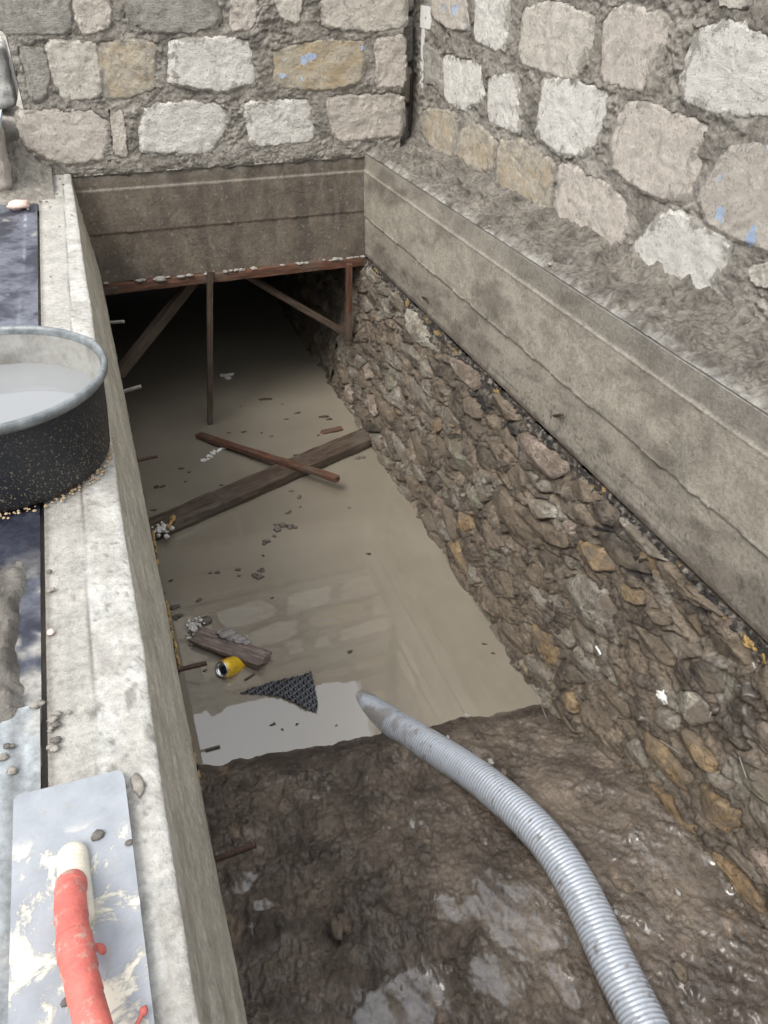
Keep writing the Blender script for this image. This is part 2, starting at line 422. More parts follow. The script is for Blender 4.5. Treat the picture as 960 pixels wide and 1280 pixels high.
# ---- ground outside the pit (one sheet with a rectangular opening), pit floor, water
gmat = simple('trodden site ground', (0.30, 0.27, 0.23), 0.9, 0.35, 3, (14, 0.6, 0.02))
gb = MB()
XL, XR, YN, YF = -0.16, 1.30, -1.35, 3.74
S = 260.0
vs = [(-S, -S, 0), (S, -S, 0), (S, S, 0), (-S, S, 0), (XL, YN, 0), (XR, YN, 0), (XR, YF, 0), (XL, YF, 0)]
vs = [(a, b, -0.035) for a, b, _ in vs]
gb.add(vs, [(0, 1, 5, 4), (1, 2, 6, 5), (2, 3, 7, 6), (3, 0, 4, 7)])
tag(gb.build('ground', gmat, smooth=False), kind='structure')

# mud floor
st = 0.0042
ys = np.arange(-1.0, 1.95, st); xs = np.arange(-0.09, 1.32, st)
Yg, Xg = np.meshgrid(ys, xs, indexing='ij')
shore = 1.535-0.13*Xg+0.030*fbm(Xg*9, Xg*0+3, oct=4, seed=4)
d = shore-Yg                                     # distance on the dry side
base = WZ+0.17*sst(-0.05, 0.75, d)+0.05*sst(0.6, 1.4, d)-0.10*sst(0.0, 0.5, -d)+0.06*d.clip(-0.2, 0.12)
base = base+0.05*sst(0.75, 1.2, Xg)*sst(0, 0.4, d)
amp = sst(-0.02, 0.10, d)
r1 = fbm(Xg*7, Yg*5, oct=4, seed=21); r2 = ridged(Xg*13+0.6*r1, Yg*6.5, oct=4, seed=22); r3 = fbm(Xg*38, Yg*30, oct=4, seed=23)
w1, w2, wi = worley(Xg*26+0.5*r3, Yg*24+0.5*r1, 5)
left = 1-sst(0.55, 0.85, Xg)
right = 1-left
drag = ridged((Xg*0.80+Yg*0.60)*17+r1*0.9, (Yg*0.80-Xg*0.60)*3.0, oct=4, seed=31)   # drag streaks on the right
hm = base+amp*(0.022*r1+left*(0.024*r2+0.009*r3+0.012*(0.5-w1)*sst(-0.1, 0.4, r1+0.2))+right*(0.014*drag+0.005*r3)+0.003)
u1, u2, ui = worley(Xg*60+0.5*r3, Yg*45+r1, 15); r5 = ridged(Xg*36+1.2*r3, Yg*22+r1, oct=3, seed=78)
hm = hm+amp*(0.005*fbm(Xg*80, Yg*80, oct=3, seed=77)+left*(0.009*(0.5-u1)*sst(-0.1, 0.3, r1+0.5*r3)+0.005*r5)+right*0.002*r5)
# puddles: shallow basins the photograph shows as bright wet patches
def basin(u, v, z, rx, ry, rot=0):
    p = onz(u, v, z); a, b = Xg-p[0], Yg-p[1]
    c, s_ = math.cos(rot), math.sin(rot)
    return np.hypot((a*c+b*s_)/rx, (-a*s_+b*c)/ry)+0.75*fbm(Xg*10, Yg*8, oct=6, seed=40, gain=0.6)
pw = np.zeros_like(hm)
for (u, v, rx, ry, rot) in ((645, 1150, 0.115, 0.15, 0.3), (500, 1275, 0.13, 0.085, 0), (615, 1235, 0.07, 0.08, 0.2),
                            (300, 1100, 0.04, 0.03, 0), (860, 1105, 0.07, 0.17, 0.5), (745, 985, 0.03, 0.05, 0), (560, 1140, 0.04, 0.05, 0), (330, 1130, 0.03, 0.02, 0),
                            (700, 1240, 0.03, 0.08, 0)):
    bdist = basin(u, v, -1.13, rx, ry, rot)
    lev = 1-sst(0.65, 1.10, bdist)
    pz = np.median(hm[bdist < 1.0])-0.004 if (bdist < 1.0).any() else -1.13
    soft = pz+0.0035*fbm(Xg*20, Yg*20, oct=3, seed=8)+0.0012*r3
    hm = hm*(1-lev)+np.minimum(hm, soft)*lev*0.25+soft*lev*0.75
    pw = np.maximum(pw, lev)
wetn = fbm(Xg*16, Yg*16, oct=5, seed=60)
strk = fbm(Xg*26+Yg*8, Yg*9, oct=5, seed=62, gain=0.6)
wet = np.clip(pw*sst(0.35, -0.05, strk)*sst(-0.75, -0.35, wetn)+(0.8*left+0.15*right)*sst(0.36, 0.52, wetn)*amp+0.20*amp*sst(-0.3, 0.3, fbm(Xg*7, Yg*7, oct=3, seed=64))+0.16*right*sst(0.0, 0.4, drag-0.2), 0, 0.97)
cb = mixc((0.178, 0.142, 0.108), (0.082, 0.063, 0.048), sst(-0.4, 0.5, fbm(Xg*6, Yg*4, oct=4, seed=70)))
cb = mixc(cb, (0.050, 0.038, 0.029), 0.75*np.exp(-((d-0.01)/0.030)**2))
cb = mixc(cb, (0.26, 0.195, 0.135), 0.75*sst(0.30, 0.62, fbm(Xg*12, Yg*5, oct=4, seed=71)))
cb = mixc(cb, (0.16, 0.145, 0.13), 0.6*sst(0.38, 0.6, fbm(Xg*24, Yg*24, oct=4, seed=72)))
cb = mixc(cb, (0.17, 0.145, 0.12), 0.4*pw*sst(0.4, -0.2, strk))
gridobj('pit_floor', np.stack([Xg, Yg, hm], -1), M['mud'], np.concatenate([cb, wet[..., None]], -1))
tag(bpy.data.objects['pit_floor'], kind='structure')
def floor_z(x, y):
    i = int(np.clip((y-ys[0])/st, 0, len(ys)-1)); j = int(np.clip((x-xs[0])/st, 0, len(xs)-1)); return float(hm[i, j])
# bed of the flooded part
bb = MB(); bb.box((-0.3, 1.6, WZ-0.6), (1.6, 6.2, WZ-0.45))
tag(bb.build('pit_bed', M['r_dark'], smooth=False), kind='structure')

# murky water
k = NT('murky brown water')
g = k.noise(2.2, 4, 0.5)
c = k.ramp(g, [(0.35, (0.190, 0.166, 0.128)), (0.65, (0.225, 0.198, 0.154))])
k.b.inputs['IOR'].default_value = 1.78
M['water'] = k.out(c, 0.02, k.bump(k.noise(5, 2, 0.4), 0.02, 0.01), 0.60)
stw = 0.03
yw = np.arange(1.2, 6.0, stw); xw = np.arange(-0.12, 1.42, stw); Yw, Xw = np.meshgrid(yw, xw, indexing='ij')
tag(gridobj('water', np.stack([Xw, Yw, np.full_like(Xw, WZ)], -1), M['water']), kind='structure')

# ---- concrete beams (board-marked)
def board_face(name, u, zz, frame, seed, colfun, lines, offs, label, cat, boxes, curve=None):
    U, V = np.meshgrid(u, zz, indexing='ij')
    h = 0.0012*fbm(U*30, V*30, oct=4, seed=seed)
    wav = 0.0009*fbm(U*5, V*0, oct=4, seed=seed+1)
    edges = [9]+list(lines)+[-9]
    for kk in range(len(edges)-1):
        m = (V <= edges[kk]+wav) & (V > edges[kk+1]+wav); h = h+np.where(m, offs[kk], 0)
    for L in lines:
        dl = np.abs(V-L-wav)
        blob = sst(0.15, 0.5, fbm(U*40, V*60, oct=3, seed=seed+2))
        h = h+0.0035*np.exp(-(dl/0.0022)**2)+blob*0.004*np.exp(-(dl/0.005)**2)
    h = h+0.0009*ridged(U*4, V*150, oct=2, seed=seed+4)*sst(-0.2, 0.3, fbm(U*2, V*6, oct=2, seed=seed+5))
    pit = sst(0.56, 0.68, fbm(U*75, V*75, oct=2, seed=seed+6))*sst(-0.1, 0.3, fbm(U*6, V*6, oct=2, seed=seed+7)); h = h-0.003*pit
    c = colfun(U, V, pit, edges, wav, h)
    mb = MB()
    n, m = U.shape
    mb.add(frame(U, V, h+0.003).reshape(-1, 3), gridf(n, m), c)
    for a, b in boxes: mb.box(a, b)
    o = mb.build(name, M['concrete'])
    # box vertices keep a plain concrete tint
    at = o.data.color_attributes['tint']; cc = np.array([x.color[:] for x in at.data[n*m:]]) if False else None
    return tag(o, label, cat)
def boxcols(mb, nb, col):
    pass
_oldbox = MB.box
def cbox(s, a, b, c=None):
    _oldbox(s, a, b)
    col = np.array(c if c is not None else (0.22, 0.205, 0.18)); s.c[-1] = np.tile(np.r_[col, 0.0], (8, 1)); return s
MB.box = cbox
def rb_col(U, V, pit, edges, wav, h):
    c = np.broadcast_to(np.array((0.262, 0.236, 0.192)), U.shape+(3,)).copy()
    c = mixc(c, (0.335, 0.305, 0.248), (0.8*np.exp(-((V+0.19)/0.10)**2))*sst(-0.5, 0.4, fbm(U*3, V*9, oct=4, seed=3)))
    c = mixc(c, (0.195, 0.178, 0.152), 0.85*sst(-0.085, -0.06, V+wav)*sst(3.9, 0.5, U))
    c = mixc(c, (0.150, 0.130, 0.105), 0.8*sst(0.0, 0.45, fbm(U*3.5+V*3, V*6, oct=5, seed=5)))
    c = mixc(c, (0.17, 0.148, 0.122), 0.7*sst(0.15, 0.5, fbm(U*26+V*9, V*14, oct=4, seed=6))*sst(-0.30, -0.45, V))
    c = mixc(c, (0.14, 0.122, 0.10), 0.65*sst(0.05, 0.45, fbm(U*7+V*16, V*11-U*1.5, oct=5, seed=16))*sst(-0.27, -0.36, V))
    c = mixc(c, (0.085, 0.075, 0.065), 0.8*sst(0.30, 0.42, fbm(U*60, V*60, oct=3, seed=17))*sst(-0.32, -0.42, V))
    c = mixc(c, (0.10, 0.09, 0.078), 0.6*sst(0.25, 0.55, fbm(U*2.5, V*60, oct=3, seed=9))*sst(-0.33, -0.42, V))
    c = mixc(c, (0.11, 0.095, 0.08), 0.9*pit)
    for L in edges[1:-1]:
        c = mixc(c, (0.12, 0.10, 0.085), 0.6*np.exp(-((V-L-wav+0.004)/0.003)**2))
        c = mixc(c, (0.36, 0.33, 0.28), 0.5*np.exp(-((V-L-wav-0.001)/0.0016)**2))
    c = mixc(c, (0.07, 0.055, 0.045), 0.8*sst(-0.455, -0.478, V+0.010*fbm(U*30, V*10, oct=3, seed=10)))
    return c.reshape(-1, 3)
u = np.arange(0.0, 3.71, 0.006); z = np.r_[np.arange(-0.481, 0.0, 0.0055), 0.0]
fr_rb = lambda u, v, h: np.stack([RX-h+0.0*u, u, v], -1)
board_face('concrete_beam', u, z, fr_rb, 1, rb_col, (-0.075, -0.283), (0.000, 0.004, -0.001),
           'long board-marked concrete beam above the rubble, along the right side of the pit', 'concrete beam',
           [((RX, -1.35, -0.48), (1.92, BY, 0.0)), ((RX+0.30, BY, -0.48), (1.92, 5.0, 0.0))])
def bk_col(U, V, pit, edges, wav, h):
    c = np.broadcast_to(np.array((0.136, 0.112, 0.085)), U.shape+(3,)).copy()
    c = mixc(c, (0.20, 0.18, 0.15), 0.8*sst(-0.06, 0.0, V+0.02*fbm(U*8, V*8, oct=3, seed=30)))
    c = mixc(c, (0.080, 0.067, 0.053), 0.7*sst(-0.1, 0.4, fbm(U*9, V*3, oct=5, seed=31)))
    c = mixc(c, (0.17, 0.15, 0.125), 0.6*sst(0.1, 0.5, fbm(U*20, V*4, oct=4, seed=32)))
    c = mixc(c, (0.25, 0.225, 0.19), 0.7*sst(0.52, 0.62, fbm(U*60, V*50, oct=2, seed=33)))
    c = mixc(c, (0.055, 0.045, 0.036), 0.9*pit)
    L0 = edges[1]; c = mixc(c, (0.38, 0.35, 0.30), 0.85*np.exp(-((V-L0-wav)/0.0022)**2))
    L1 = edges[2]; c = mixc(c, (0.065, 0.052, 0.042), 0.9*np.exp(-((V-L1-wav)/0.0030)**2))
    return c.reshape(-1, 3)
u = np.arange(-0.06, 1.274, 0.006)
fr_bb = lambda u, v, h: np.stack([u, BY-h, v], -1)
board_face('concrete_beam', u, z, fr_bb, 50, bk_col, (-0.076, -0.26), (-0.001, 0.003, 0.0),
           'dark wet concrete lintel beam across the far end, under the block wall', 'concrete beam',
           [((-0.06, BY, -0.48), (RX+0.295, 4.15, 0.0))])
# left beam: inner face leans out towards its foot; broad pale top
mb = MB()
yl = np.arange(-0.6, 3.70, 0.0055)
# cross-section path from outer top edge over the rounded arris down the inner face
def lx(z): return -0.055+0.036*sst(0.0, -0.48, z)
tx = np.r_[np.arange(-0.182, -0.058, 0.0045), -0.0565]
n1 = len(tx); zf = -np.arange(0.004, 0.482, 0.0065); n2 = len(zf)
PX = np.r_[tx, lx(zf)]; PZ = np.r_[np.zeros(n1), zf]
Yl, Kx = np.meshgrid(yl, np.arange(n1+n2), indexing='ij')
X0 = PX[Kx]; Z0 = PZ[Kx]; top = (Kx < n1).astype(float)
gx = -0.088-0.0125*(3.7-Yl)                     # the groove along the top
nz = 0.0015*fbm(X0*40+Z0*40, Yl*40, oct=4, seed=80)
rough_r = top*sst(-0.01, 0.01, X0-gx)
pits = sst(0.42, 0.55, fbm(X0*70, Yl*70, oct=2, seed=81))
lump = sst(0.45, 0.7, fbm(X0*30, Yl*30, oct=3, seed=82))*sst(1.5, 0.5, Yl)*top
Zt = Z0+top*(nz-0.0022*pits*rough_r+0.004*lump-0.0025*np.exp(-((X0-gx)/0.0016)**2)+0.0015*rough_r)
arr = top*sst(-0.070, -0.056, X0)
Zt = Zt-0.004*arr**2*(0.7+0.6*np.abs(fbm(Yl*25, X0*0, oct=4, seed=83)))
Xt = X0+(1-top)*(nz*1.2+0.003*fbm(Yl*3, Z0*25, oct=4, seed=84)+0.0035*np.exp(-((Z0+0.17)/0.004)**2)-0.003*(Z0 < -0.17)+0.002*np.exp(-((Z0+0.33)/0.003)**2))
edge_w = arr*0.0025*fbm(Yl*30, X0*0, oct=4, seed=85); Xt = Xt+edge_w
ct = np.broadcast_to(np.array((0.36, 0.345, 0.31)), X0.shape+(3,)).copy()
ct = mixc(ct, (0.48, 0.47, 0.44), rough_r*0.75*sst(-0.4, 0.3, fbm(X0*14, Yl*10, oct=4, seed=86)))
ct = mixc(ct, (0.25, 0.235, 0.21), 0.7*sst(0.1, 0.5, fbm(X0*12, Yl*6, oct=5, seed=87)))
ct = mixc(ct, (0.19, 0.178, 0.158), 0.8*sst(0.33, 0.43, fbm(X0*22, Yl*16, oct=3, seed=88))*sst(2.2, 0.6, Yl))
ct = mixc(ct, (0.20, 0.19, 0.17), 0.9*pits*rough_r)
ct = mixc(ct, (0.15, 0.14, 0.125), 0.85*np.exp(-((X0-gx)/0.0018)**2))
ct = mixc(ct, (0.20, 0.185, 0.16), 0.85*sst(-0.170, -0.178, X0+0.003*fbm(Yl*12, X0*0, oct=3, seed=1)))
cs = mixc((0.52, 0.485, 0.405), (0.40, 0.37, 0.30), sst(-0.5, 0.5, fbm(Yl*3, Z0*9, oct=5, seed=89)))
cs = mixc(cs, (0.50, 0.48, 0.43), 0.4*sst(0.15, 0.6, fbm(Yl*3.5, Z0*26, oct=4, seed=90)))
cs = mixc(cs, (0.11, 0.09, 0.065), 0.8*sst(-0.45, -0.478, Z0+0.010*fbm(Yl*25, Z0*0, oct=3, seed=91)))
cl = mixc(cs, ct, top)
mb.add(np.stack([Xt, Yl, Zt], -1).reshape(-1, 3), gridf(*X0.shape, flip=True), cl.reshape(-1, 3))
mb.box((-0.178, -0.6, -0.48), (-0.060, 3.70, -0.008)); mb.box((-0.178, 3.70, -0.48), (-0.060, 4.15, -0.004))
tag(mb.build('concrete_beam', M['concrete']), 'pale narrow concrete beam with a groove along its top, carrying the tub', 'concrete beam')

# covered part of the pit behind the lintel: slab and end wall (dark room)
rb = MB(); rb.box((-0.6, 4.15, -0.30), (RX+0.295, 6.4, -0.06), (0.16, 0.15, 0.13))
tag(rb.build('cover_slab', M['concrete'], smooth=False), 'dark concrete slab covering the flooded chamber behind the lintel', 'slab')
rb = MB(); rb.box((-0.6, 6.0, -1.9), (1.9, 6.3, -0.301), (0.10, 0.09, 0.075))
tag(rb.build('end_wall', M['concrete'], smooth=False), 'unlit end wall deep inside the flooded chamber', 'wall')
rb = MB(); rb.box((-0.3, -1.35, -1.7), (1.5, -1.0, -0.04), (0.16, 0.12, 0.09))
tag(rb.build('earth_wall', M['rubble_mud'], smooth=False), 'brown earth face closing the near end of the pit', 'wall')

# ================================================================= BLOCK WALLS
def block_wall(root, frame, u0, u1, v0, v1, polys, step, seed, vtopf=None):
    U, V = np.meshgrid(np.arange(u0, u1+step*0.5, step), np.arange(v0, v1+step*0.5, step), indexing='ij')
    sdm = np.full(U.shape, 9.0)
    for p in polys:
        lo, hi = p.min(0)-0.05, p.max(0)+0.05
        m = (U > lo[0]) & (U < hi[0]) & (V > lo[1]) & (V < hi[1])
        if m.any(): sdm[m] = np.minimum(sdm[m], sdf(p, U[m], V[m]))
    n1 = fbm(U*11, V*11, oct=5, seed=seed); n2 = fbm(U*45, V*45, oct=4, seed=seed+1)
    # trowel-smeared lips that run along the joints
    lip = ridged(U*9+n1, V*22+n1*0.8, oct=3, seed=seed+2)
    w1, w2, wi = worley(U*36+n2*0.5, V*36, seed+3)
    zone = sst(-0.15, 0.25, fbm(U*4, V*4, oct=3, seed=seed+4))          # smooth trowelled / crumbly
    w3, w4, _ = worley(U*85+n2*0.4, V*85, seed+9); n4 = fbm(U*110, V*110, oct=3, seed=seed+10)
    h = 0.005+0.011*n1+0.005*n2*(0.3+zone)+0.008*(lip-0.3)+zone*(0.010*(0.45-w1)+0.005*(0.5-w3))+0.0012*n4
    rag = 0.020*fbm(U*34, V*34, oct=5, seed=seed+5, gain=0.7)+0.006*n1+0.001
    inside = sst(0.005, -0.002, sdm+rag)
    crack = np.exp(-((sdm-0.006+rag*0.6)/0.003)**2)*sst(0.3, 0.6, fbm(U*5, V*12, oct=2, seed=seed+8))
    h = h*(1-inside)+(-0.030)*inside-0.010*crack*(1-0.6*zone)
    c = mixc(MORTAR, MORTAR_D, sst(-0.2, 0.45, fbm(U*7, V*7, oct=4, seed=seed+6)))
    c = mixc(c, (0.34, 0.32, 0.28), 0.5*sst(0.2, 0.6, n2))
    c = mixc(c, (0.14, 0.125, 0.105), 0.5*crack)
    P = frame(U, V, h)
    a = P[1, 0]-P[0, 0]; b = P[0, 1]-P[0, 0]; o = frame(0.0, 0.0, 1.0)-frame(0.0, 0.0, 0.0)
    mask = None if vtopf is None else (V <= vtopf(U)+0.008*n1)
    return gridobj('mortar', P, M['mortar'], c, parent=root, flip=(np.cross(a, b)@o) < 0, mask=mask)
def add_blocks(root, frame, items, seed):
    for i, (p, mt, lab) in enumerate(items):
        mb = MB(); c_ = p.mean(0); p = c_+(p-c_)*(1+0.017/np.maximum(np.hypot(*(p-c_).T), .03))[:, None]
        slab(mb, p, frame, front=0.008+0.005*rnd.random(), depth=0.045, nseg=120, nring=22, rag=0.010, rough=0.006, edge=0.010, rnds=1, e0=0.88,
             tilt=(rnd.uniform(-.04, .04), rnd.uniform(-.04, .04)), seed=seed+i, nf=14)
        b = mb.build('block', M[mt], root)
        if lab: b['label'] = lab
def PX(pts, f, k=0.5):
    p = np.array([f(*q) for q in pts]); lo, hi = p.min(0), p.max(0); c = (lo+hi)/2; a = (p-c)/((hi-lo)/2)
    r = np.abs(a).max(1).clip(0.55, 1.0)
    return c+(p-c)*(1/r**k)[:, None]
fb = lambda a, b: ony(a, b, BY)[[0, 2]]
fR = lambda a, b: onx(a, b, WX)[[1, 2]]
back = [
 ([(22, 140), (70, 139), (112, 141), (134, 150), (131, 169), (124, 196), (90, 203), (70, 194), (39, 183), (26, 160)], 'lime_pink', None),
 ([(138, 138), (153, 139), (159, 194), (143, 191)], 'lime_pink', None),
 ([(183, 133), (230, 130), (268, 130), (280, 136), (276, 165), (262, 190), (178, 190), (182, 160)], 'lime_white', None),
 ([(305, 129), (384, 124), (388, 146), (391, 176), (330, 181), (318, 177), (316, 157)], 'lime_white', None),
 ([(410, 122), (502, 118), (503, 158), (496, 169), (429, 176), (420, 169), (413, 141)], 'lime_pink', None),
 ([(24, 60), (53, 63), (60, 93), (56, 121), (39, 121)], 'lime_grey', None),
 ([(60, 56), (120, 53), (126, 121), (79, 124), (66, 93)], 'lime_pale', None),
 ([(123, 55), (163, 52), (194, 56), (188, 73), (186, 104), (157, 121), (130, 121)], 'lime_tan', None),
 ([(219, 53), (270, 49), (309, 51), (316, 84), (318, 103), (277, 112), (215, 104), (216, 80)], 'lime_white', None),
 ([(343, 65), (372, 59), (409, 52), (454, 51), (452, 79), (446, 101), (409, 110), (358, 108), (343, 101)], 'lime_ochre', 'ochre block with small pale blue paint spots'),
 ([(468, 53), (505, 44), (506, 107), (471, 104), (476, 76)], 'lime_pink', None),
 ([(0, -14), (86, -14), (89, 41), (2, 42)], 'lime_grey', 'grey block with dark smears'),
 ([(93, -14), (134, -14), (132, 28), (104, 42), (97, 17)], 'lime_pink', None),
 ([(152, -14), (270, -14), (271, 30), (235, 40), (185, 36), (160, 20)], 'lime_grey', 'grey block with scraped face'),
 ([(290, -14), (321, -14), (316, 35), (289, 35)], 'lime_pink', None),
 ([(345, -12), (378, -12), (371, 28), (350, 17)], 'lime_pale', None),
 ([(400, -14), (507, -16), (505, 34), (457, 38), (403, 31)], 'lime_pale', None)]
back = [(PX(p, fb), m, l) for p, m, l in back]
for row in range(7):                                  # courses above the frame (seen mirrored in the water)
    x = -0.12-0.1*(row % 2) if row < 2 else 1.255; zc = 0.71+row*0.19
    lim = 1.44; x = max(x, [-1, -1, 1.25, 1.25, 1.31, 1.37, 1.37][row]); bh = 0.145 if row != 1 else 0.105
    while x < lim-0.05:
        wd = min(rnd.uniform(0.24, 0.38), lim-x-0.02)
        if x > -0.15: back.append((np.array([(x, zc), (x+wd, zc+rnd.uniform(-.006, .006)), (x+wd, zc+bh), (x, zc+bh-0.005)]), rnd.choice(['lime_grey', 'lime_tan']), None))
        x += wd+0.055
BT = lambda U: np.where(U < 1.245, np.interp(U, [-.2, .06, .09, .16, .21, .32, .40, .62, .80, .95, 1.1, 1.245], [1.0, 1.0, 1.07, 1.06, 1.0, 1.01, 1.035, 1.02, 1.05, 1.04, 1.10, 1.12])+0.02*fbm(U*18, U*0+2, oct=4, seed=88), np.where(U < 1.30, 1.36, np.where(U < 1.36, 1.66, 2.06)))
wr = thing('block_wall', 'rough limestone block wall with smeared grey mortar, across the far end of the pit', 'block wall', (0.64, BY+0.1, 0.0))
block_wall(wr, fr_back, -0.175, 1.445, -0.012, 2.07, [p for p, _, _ in back], 0.0042, 100, BT)
add_blocks(wr, fr_back, back, 500)
cb_ = MB()
cb_.box((-0.170, BY+0.030, 0.0), (1.235, BY+0.20, 0.985), (0.2, 0.18, 0.155)); cb_.box((1.240, BY+0.030, 0.0), (1.296, BY+0.20, 1.345), (0.2, 0.18, 0.155)); cb_.box((1.298, BY+0.030, 0.0), (1.352, BY+0.20, 1.64), (0.2, 0.18, 0.155)); cb_.box((1.355, BY+0.030, 0.0), (1.442, BY+0.20, 2.03), (0.2, 0.18, 0.155))
cb_.build('core', M['mortar'], wr, smooth=False)
# end strips closing the gap between face and core
cb_ = MB(); cb_.box((-0.178, BY-0.004, 0.004), (-0.171, BY+0.19, 0.985), (0.2, 0.18, 0.155)); cb_.build('end_face', M['mortar'], wr, smooth=False)
cb_ = MB(); cb_.box((1.4425, BY+0.0, 0.004), (1.446, BY+0.19, 2.03), (0.22, 0.2, 0.17)); cb_.build('end_face', M['mortar'], wr, smooth=False)
# mortar lip that hangs over the lintel
u = np.arange(-0.10, 1.30, 0.005); v = np.arange(0, 1.001, 0.06)
U, V = np.meshgrid(u, v, indexing='ij')
nl = fbm(U*10, U*0, oct=5, seed=120); n3 = fbm(U*30, V*6, oct=4, seed=121)
P = np.stack([U, BY+0.002-(0.012+0.012*nl)*np.sin(np.pi*np.clip(V*0.95+0.05, 0, 1))-0.005*n3, 0.028-(0.055+0.020*nl)*V+0.003*n3], -1)
c = mixc((0.25, 0.228, 0.195), (0.15, 0.135, 0.11), sst(-0.3, 0.4, fbm(U*12, V*3, oct=3, seed=122)))
gridobj('mortar_lip', P, M['mortar'], c, parent=wr)

right = [
 ([(531, 137), (569, 139), (574, 163), (567, 194), (550, 189), (530, 168)], 'lime_tan', None),
 ([(575, 168), (596, 156), (625, 177), (610, 206), (596, 211), (573, 196)], 'lime_tan', None),
 ([(627, 177), (655, 178), (697, 205), (695, 228), (686, 264), (655, 256), (621, 235)], 'lime_tan', None),
 ([(704, 203), (744, 222), (776, 251), (785, 283), (776, 320), (747, 304), (705, 277), (696, 256)], 'lime_pink', None),
 ([(797, 307), (839, 268), (868, 276), (914, 300), (910, 325), (882, 364), (854, 357), (818, 336), (795, 322)], 'lime_white', None),
 ([(943, 335), (975, 330), (990, 365), (948, 352)], 'lime_pale', None),
 ([(532, 53), (553, 72), (551, 108), (536, 98)], 'lime_grey', None),
 ([(555, 67), (605, 81), (606, 125), (579, 136), (560, 122)], 'lime_white', None),
 ([(611, 98), (628, 99), (649, 96), (653, 165), (644, 167), (632, 153), (613, 148), (614, 120)], 'lime_white', None),
 ([(684, 97), (720, 103), (761, 115), (755, 160), (735, 190), (705, 189), (680, 170), (681, 140)], 'lime_white', None),
 ([(790, 131), (812, 131), (840, 142), (885, 157), (875, 190), (862, 252), (840, 250), (822, 240), (790, 220), (770, 205), (770, 175), (781, 150)], 'lime_pink', 'tall pale block with hollows and a mortar-filled hole'),
 ([(882, 243), (921, 205), (960, 182), (1010, 200), (1010, 322), (960, 310), (921, 290), (893, 274)], 'lime_blue', 'beige block with pale blue paint marks'),
 ([(598, -12), (641, -8), (634, 62), (620, 60), (597, 46)], 'lime_white', None),
 ([(543, -8), (586, -5), (589, 38), (565, 32), (546, 20)], 'lime_blue', 'small block with pale blue paint'),
 ([(656, 12), (692, 2), (748, 22), (742, 55), (722, 97), (705, 95), (651, 78)], 'lime_pale', None),
 ([(770, 10), (790, 12), (845, 22), (830, 62), (806, 95), (802, 112), (753, 100), (757, 32)], 'lime_pink', None),
 ([(877, 40), (920, 30), (945, 50), (1000, 75), (1005, 145), (905, 140), (862, 125), (854, 100), (865, 62)], 'lime_white', None),
 ([(905, -28), (942, -24), (935, 8), (905, 4)], 'lime_pale', None),
 ([(1030, 215), (1110, 250), (1120, 400), (1030, 345)], 'lime_pale', None)]
right = [(PX(p, fR), m, l) for p, m, l in right]
for row in range(5):
    zc = [0.03, 0.25, 0.47, 0.70, 0.90][row]; y = -1.2+0.13*(row % 2); ye = [1.05, 1.02, 1.15, 3.9, 3.9][row]
    while y < ye-0.12:
        wd = min(rnd.uniform(0.24, 0.38), ye-y); ok = True
        q = np.array([(y, zc), (y+wd, zc+rnd.uniform(-.008, .008)), (y+wd, zc+0.155), (y, zc+0.15)])
        for p, _, _ in right:
            if not (p[:, 0].max()+0.01 < y or p[:, 0].min()-0.01 > y+wd or p[:, 1].max() < zc or p[:, 1].min() > zc+0.15): ok = False
        if ok: right.append((q, rnd.choice(['lime_pale', 'lime_pink', 'lime_white', 'lime_tan']), None))
        y += wd+0.05
wr = thing('block_wall', 'coarse limestone block wall standing behind the mortar ledge on the right side', 'block wall', (WX+0.1, 2.0, 0.0))
RT_ = lambda U: np.where(U > 2.95, 2.50, 1.08)
block_wall(wr, fr_right, 0.9, 3.96, -0.012, 1.092, [p for p, _, _ in right], 0.0042, 200, RT_)
block_wall(wr, fr_right, -1.3, 0.90, -0.012, 1.09, [p for p, _, _ in right], 0.011, 200, RT_)
add_blocks(wr, fr_right, right, 700)
block_wall(wr, fr_right, 2.95, 3.96, 1.092, 2.52, [], 0.012, 260, RT_)
cb_ = MB(); cb_.box((WX+0.030, -1.3, 0.0), (WX+0.22, 3.955, 1.06), (0.2, 0.18, 0.155)); cb_.box((WX+0.030, 2.97, 1.06), (WX+0.22, 3.955, 2.48), (0.2, 0.18, 0.155)); cb_.build('core', M['mortar'], wr, smooth=False)

# recessed pier in the far right corner, stub of wall on the far left
def loose_block(root, lo, hi, mt, seed, rg=0.006):
    """a block with all its faces: subdivided box with noisy surface"""
    lo, hi = np.array(lo), np.array(hi); n = 22
    mb = MB()
    for ax in range(3):
        for sgn in (0, 1):
            a, b = [i for i in range(3) if i != ax]
            A, B = np.meshgrid(np.linspace(0, 1, n), np.linspace(0, 1, n), indexing='ij')
            P = np.zeros((n, n, 3)); P[..., ax] = sgn; P[..., a] = A; P[..., b] = B
            ctr = P-0.5; rr = np.abs(ctr).max(-1, keepdims=True)
            ln = ((np.abs(ctr*2)**9).sum(-1, keepdims=True))**(1/9); Q = 0.5+ctr/ln
            W = lo+Q*(hi-lo)
            nn = np.stack([fbm(W[..., 0]*22+W[..., 1]*9, W[..., 1]*22, W[..., 2]*22, oct=5, seed=seed+t) for t in range(3)], -1)
            mb.add((W+nn*rg).reshape(-1, 3), gridf(n, n, flip=(sgn == (0 if ax != 1 else 1))))
    return mb.build('block', M[mt], root)
pr = thing('block_pier', 'narrow dark stack of blocks in the slot where the two block walls nearly meet', 'pier', (1.50, 3.87, 0))
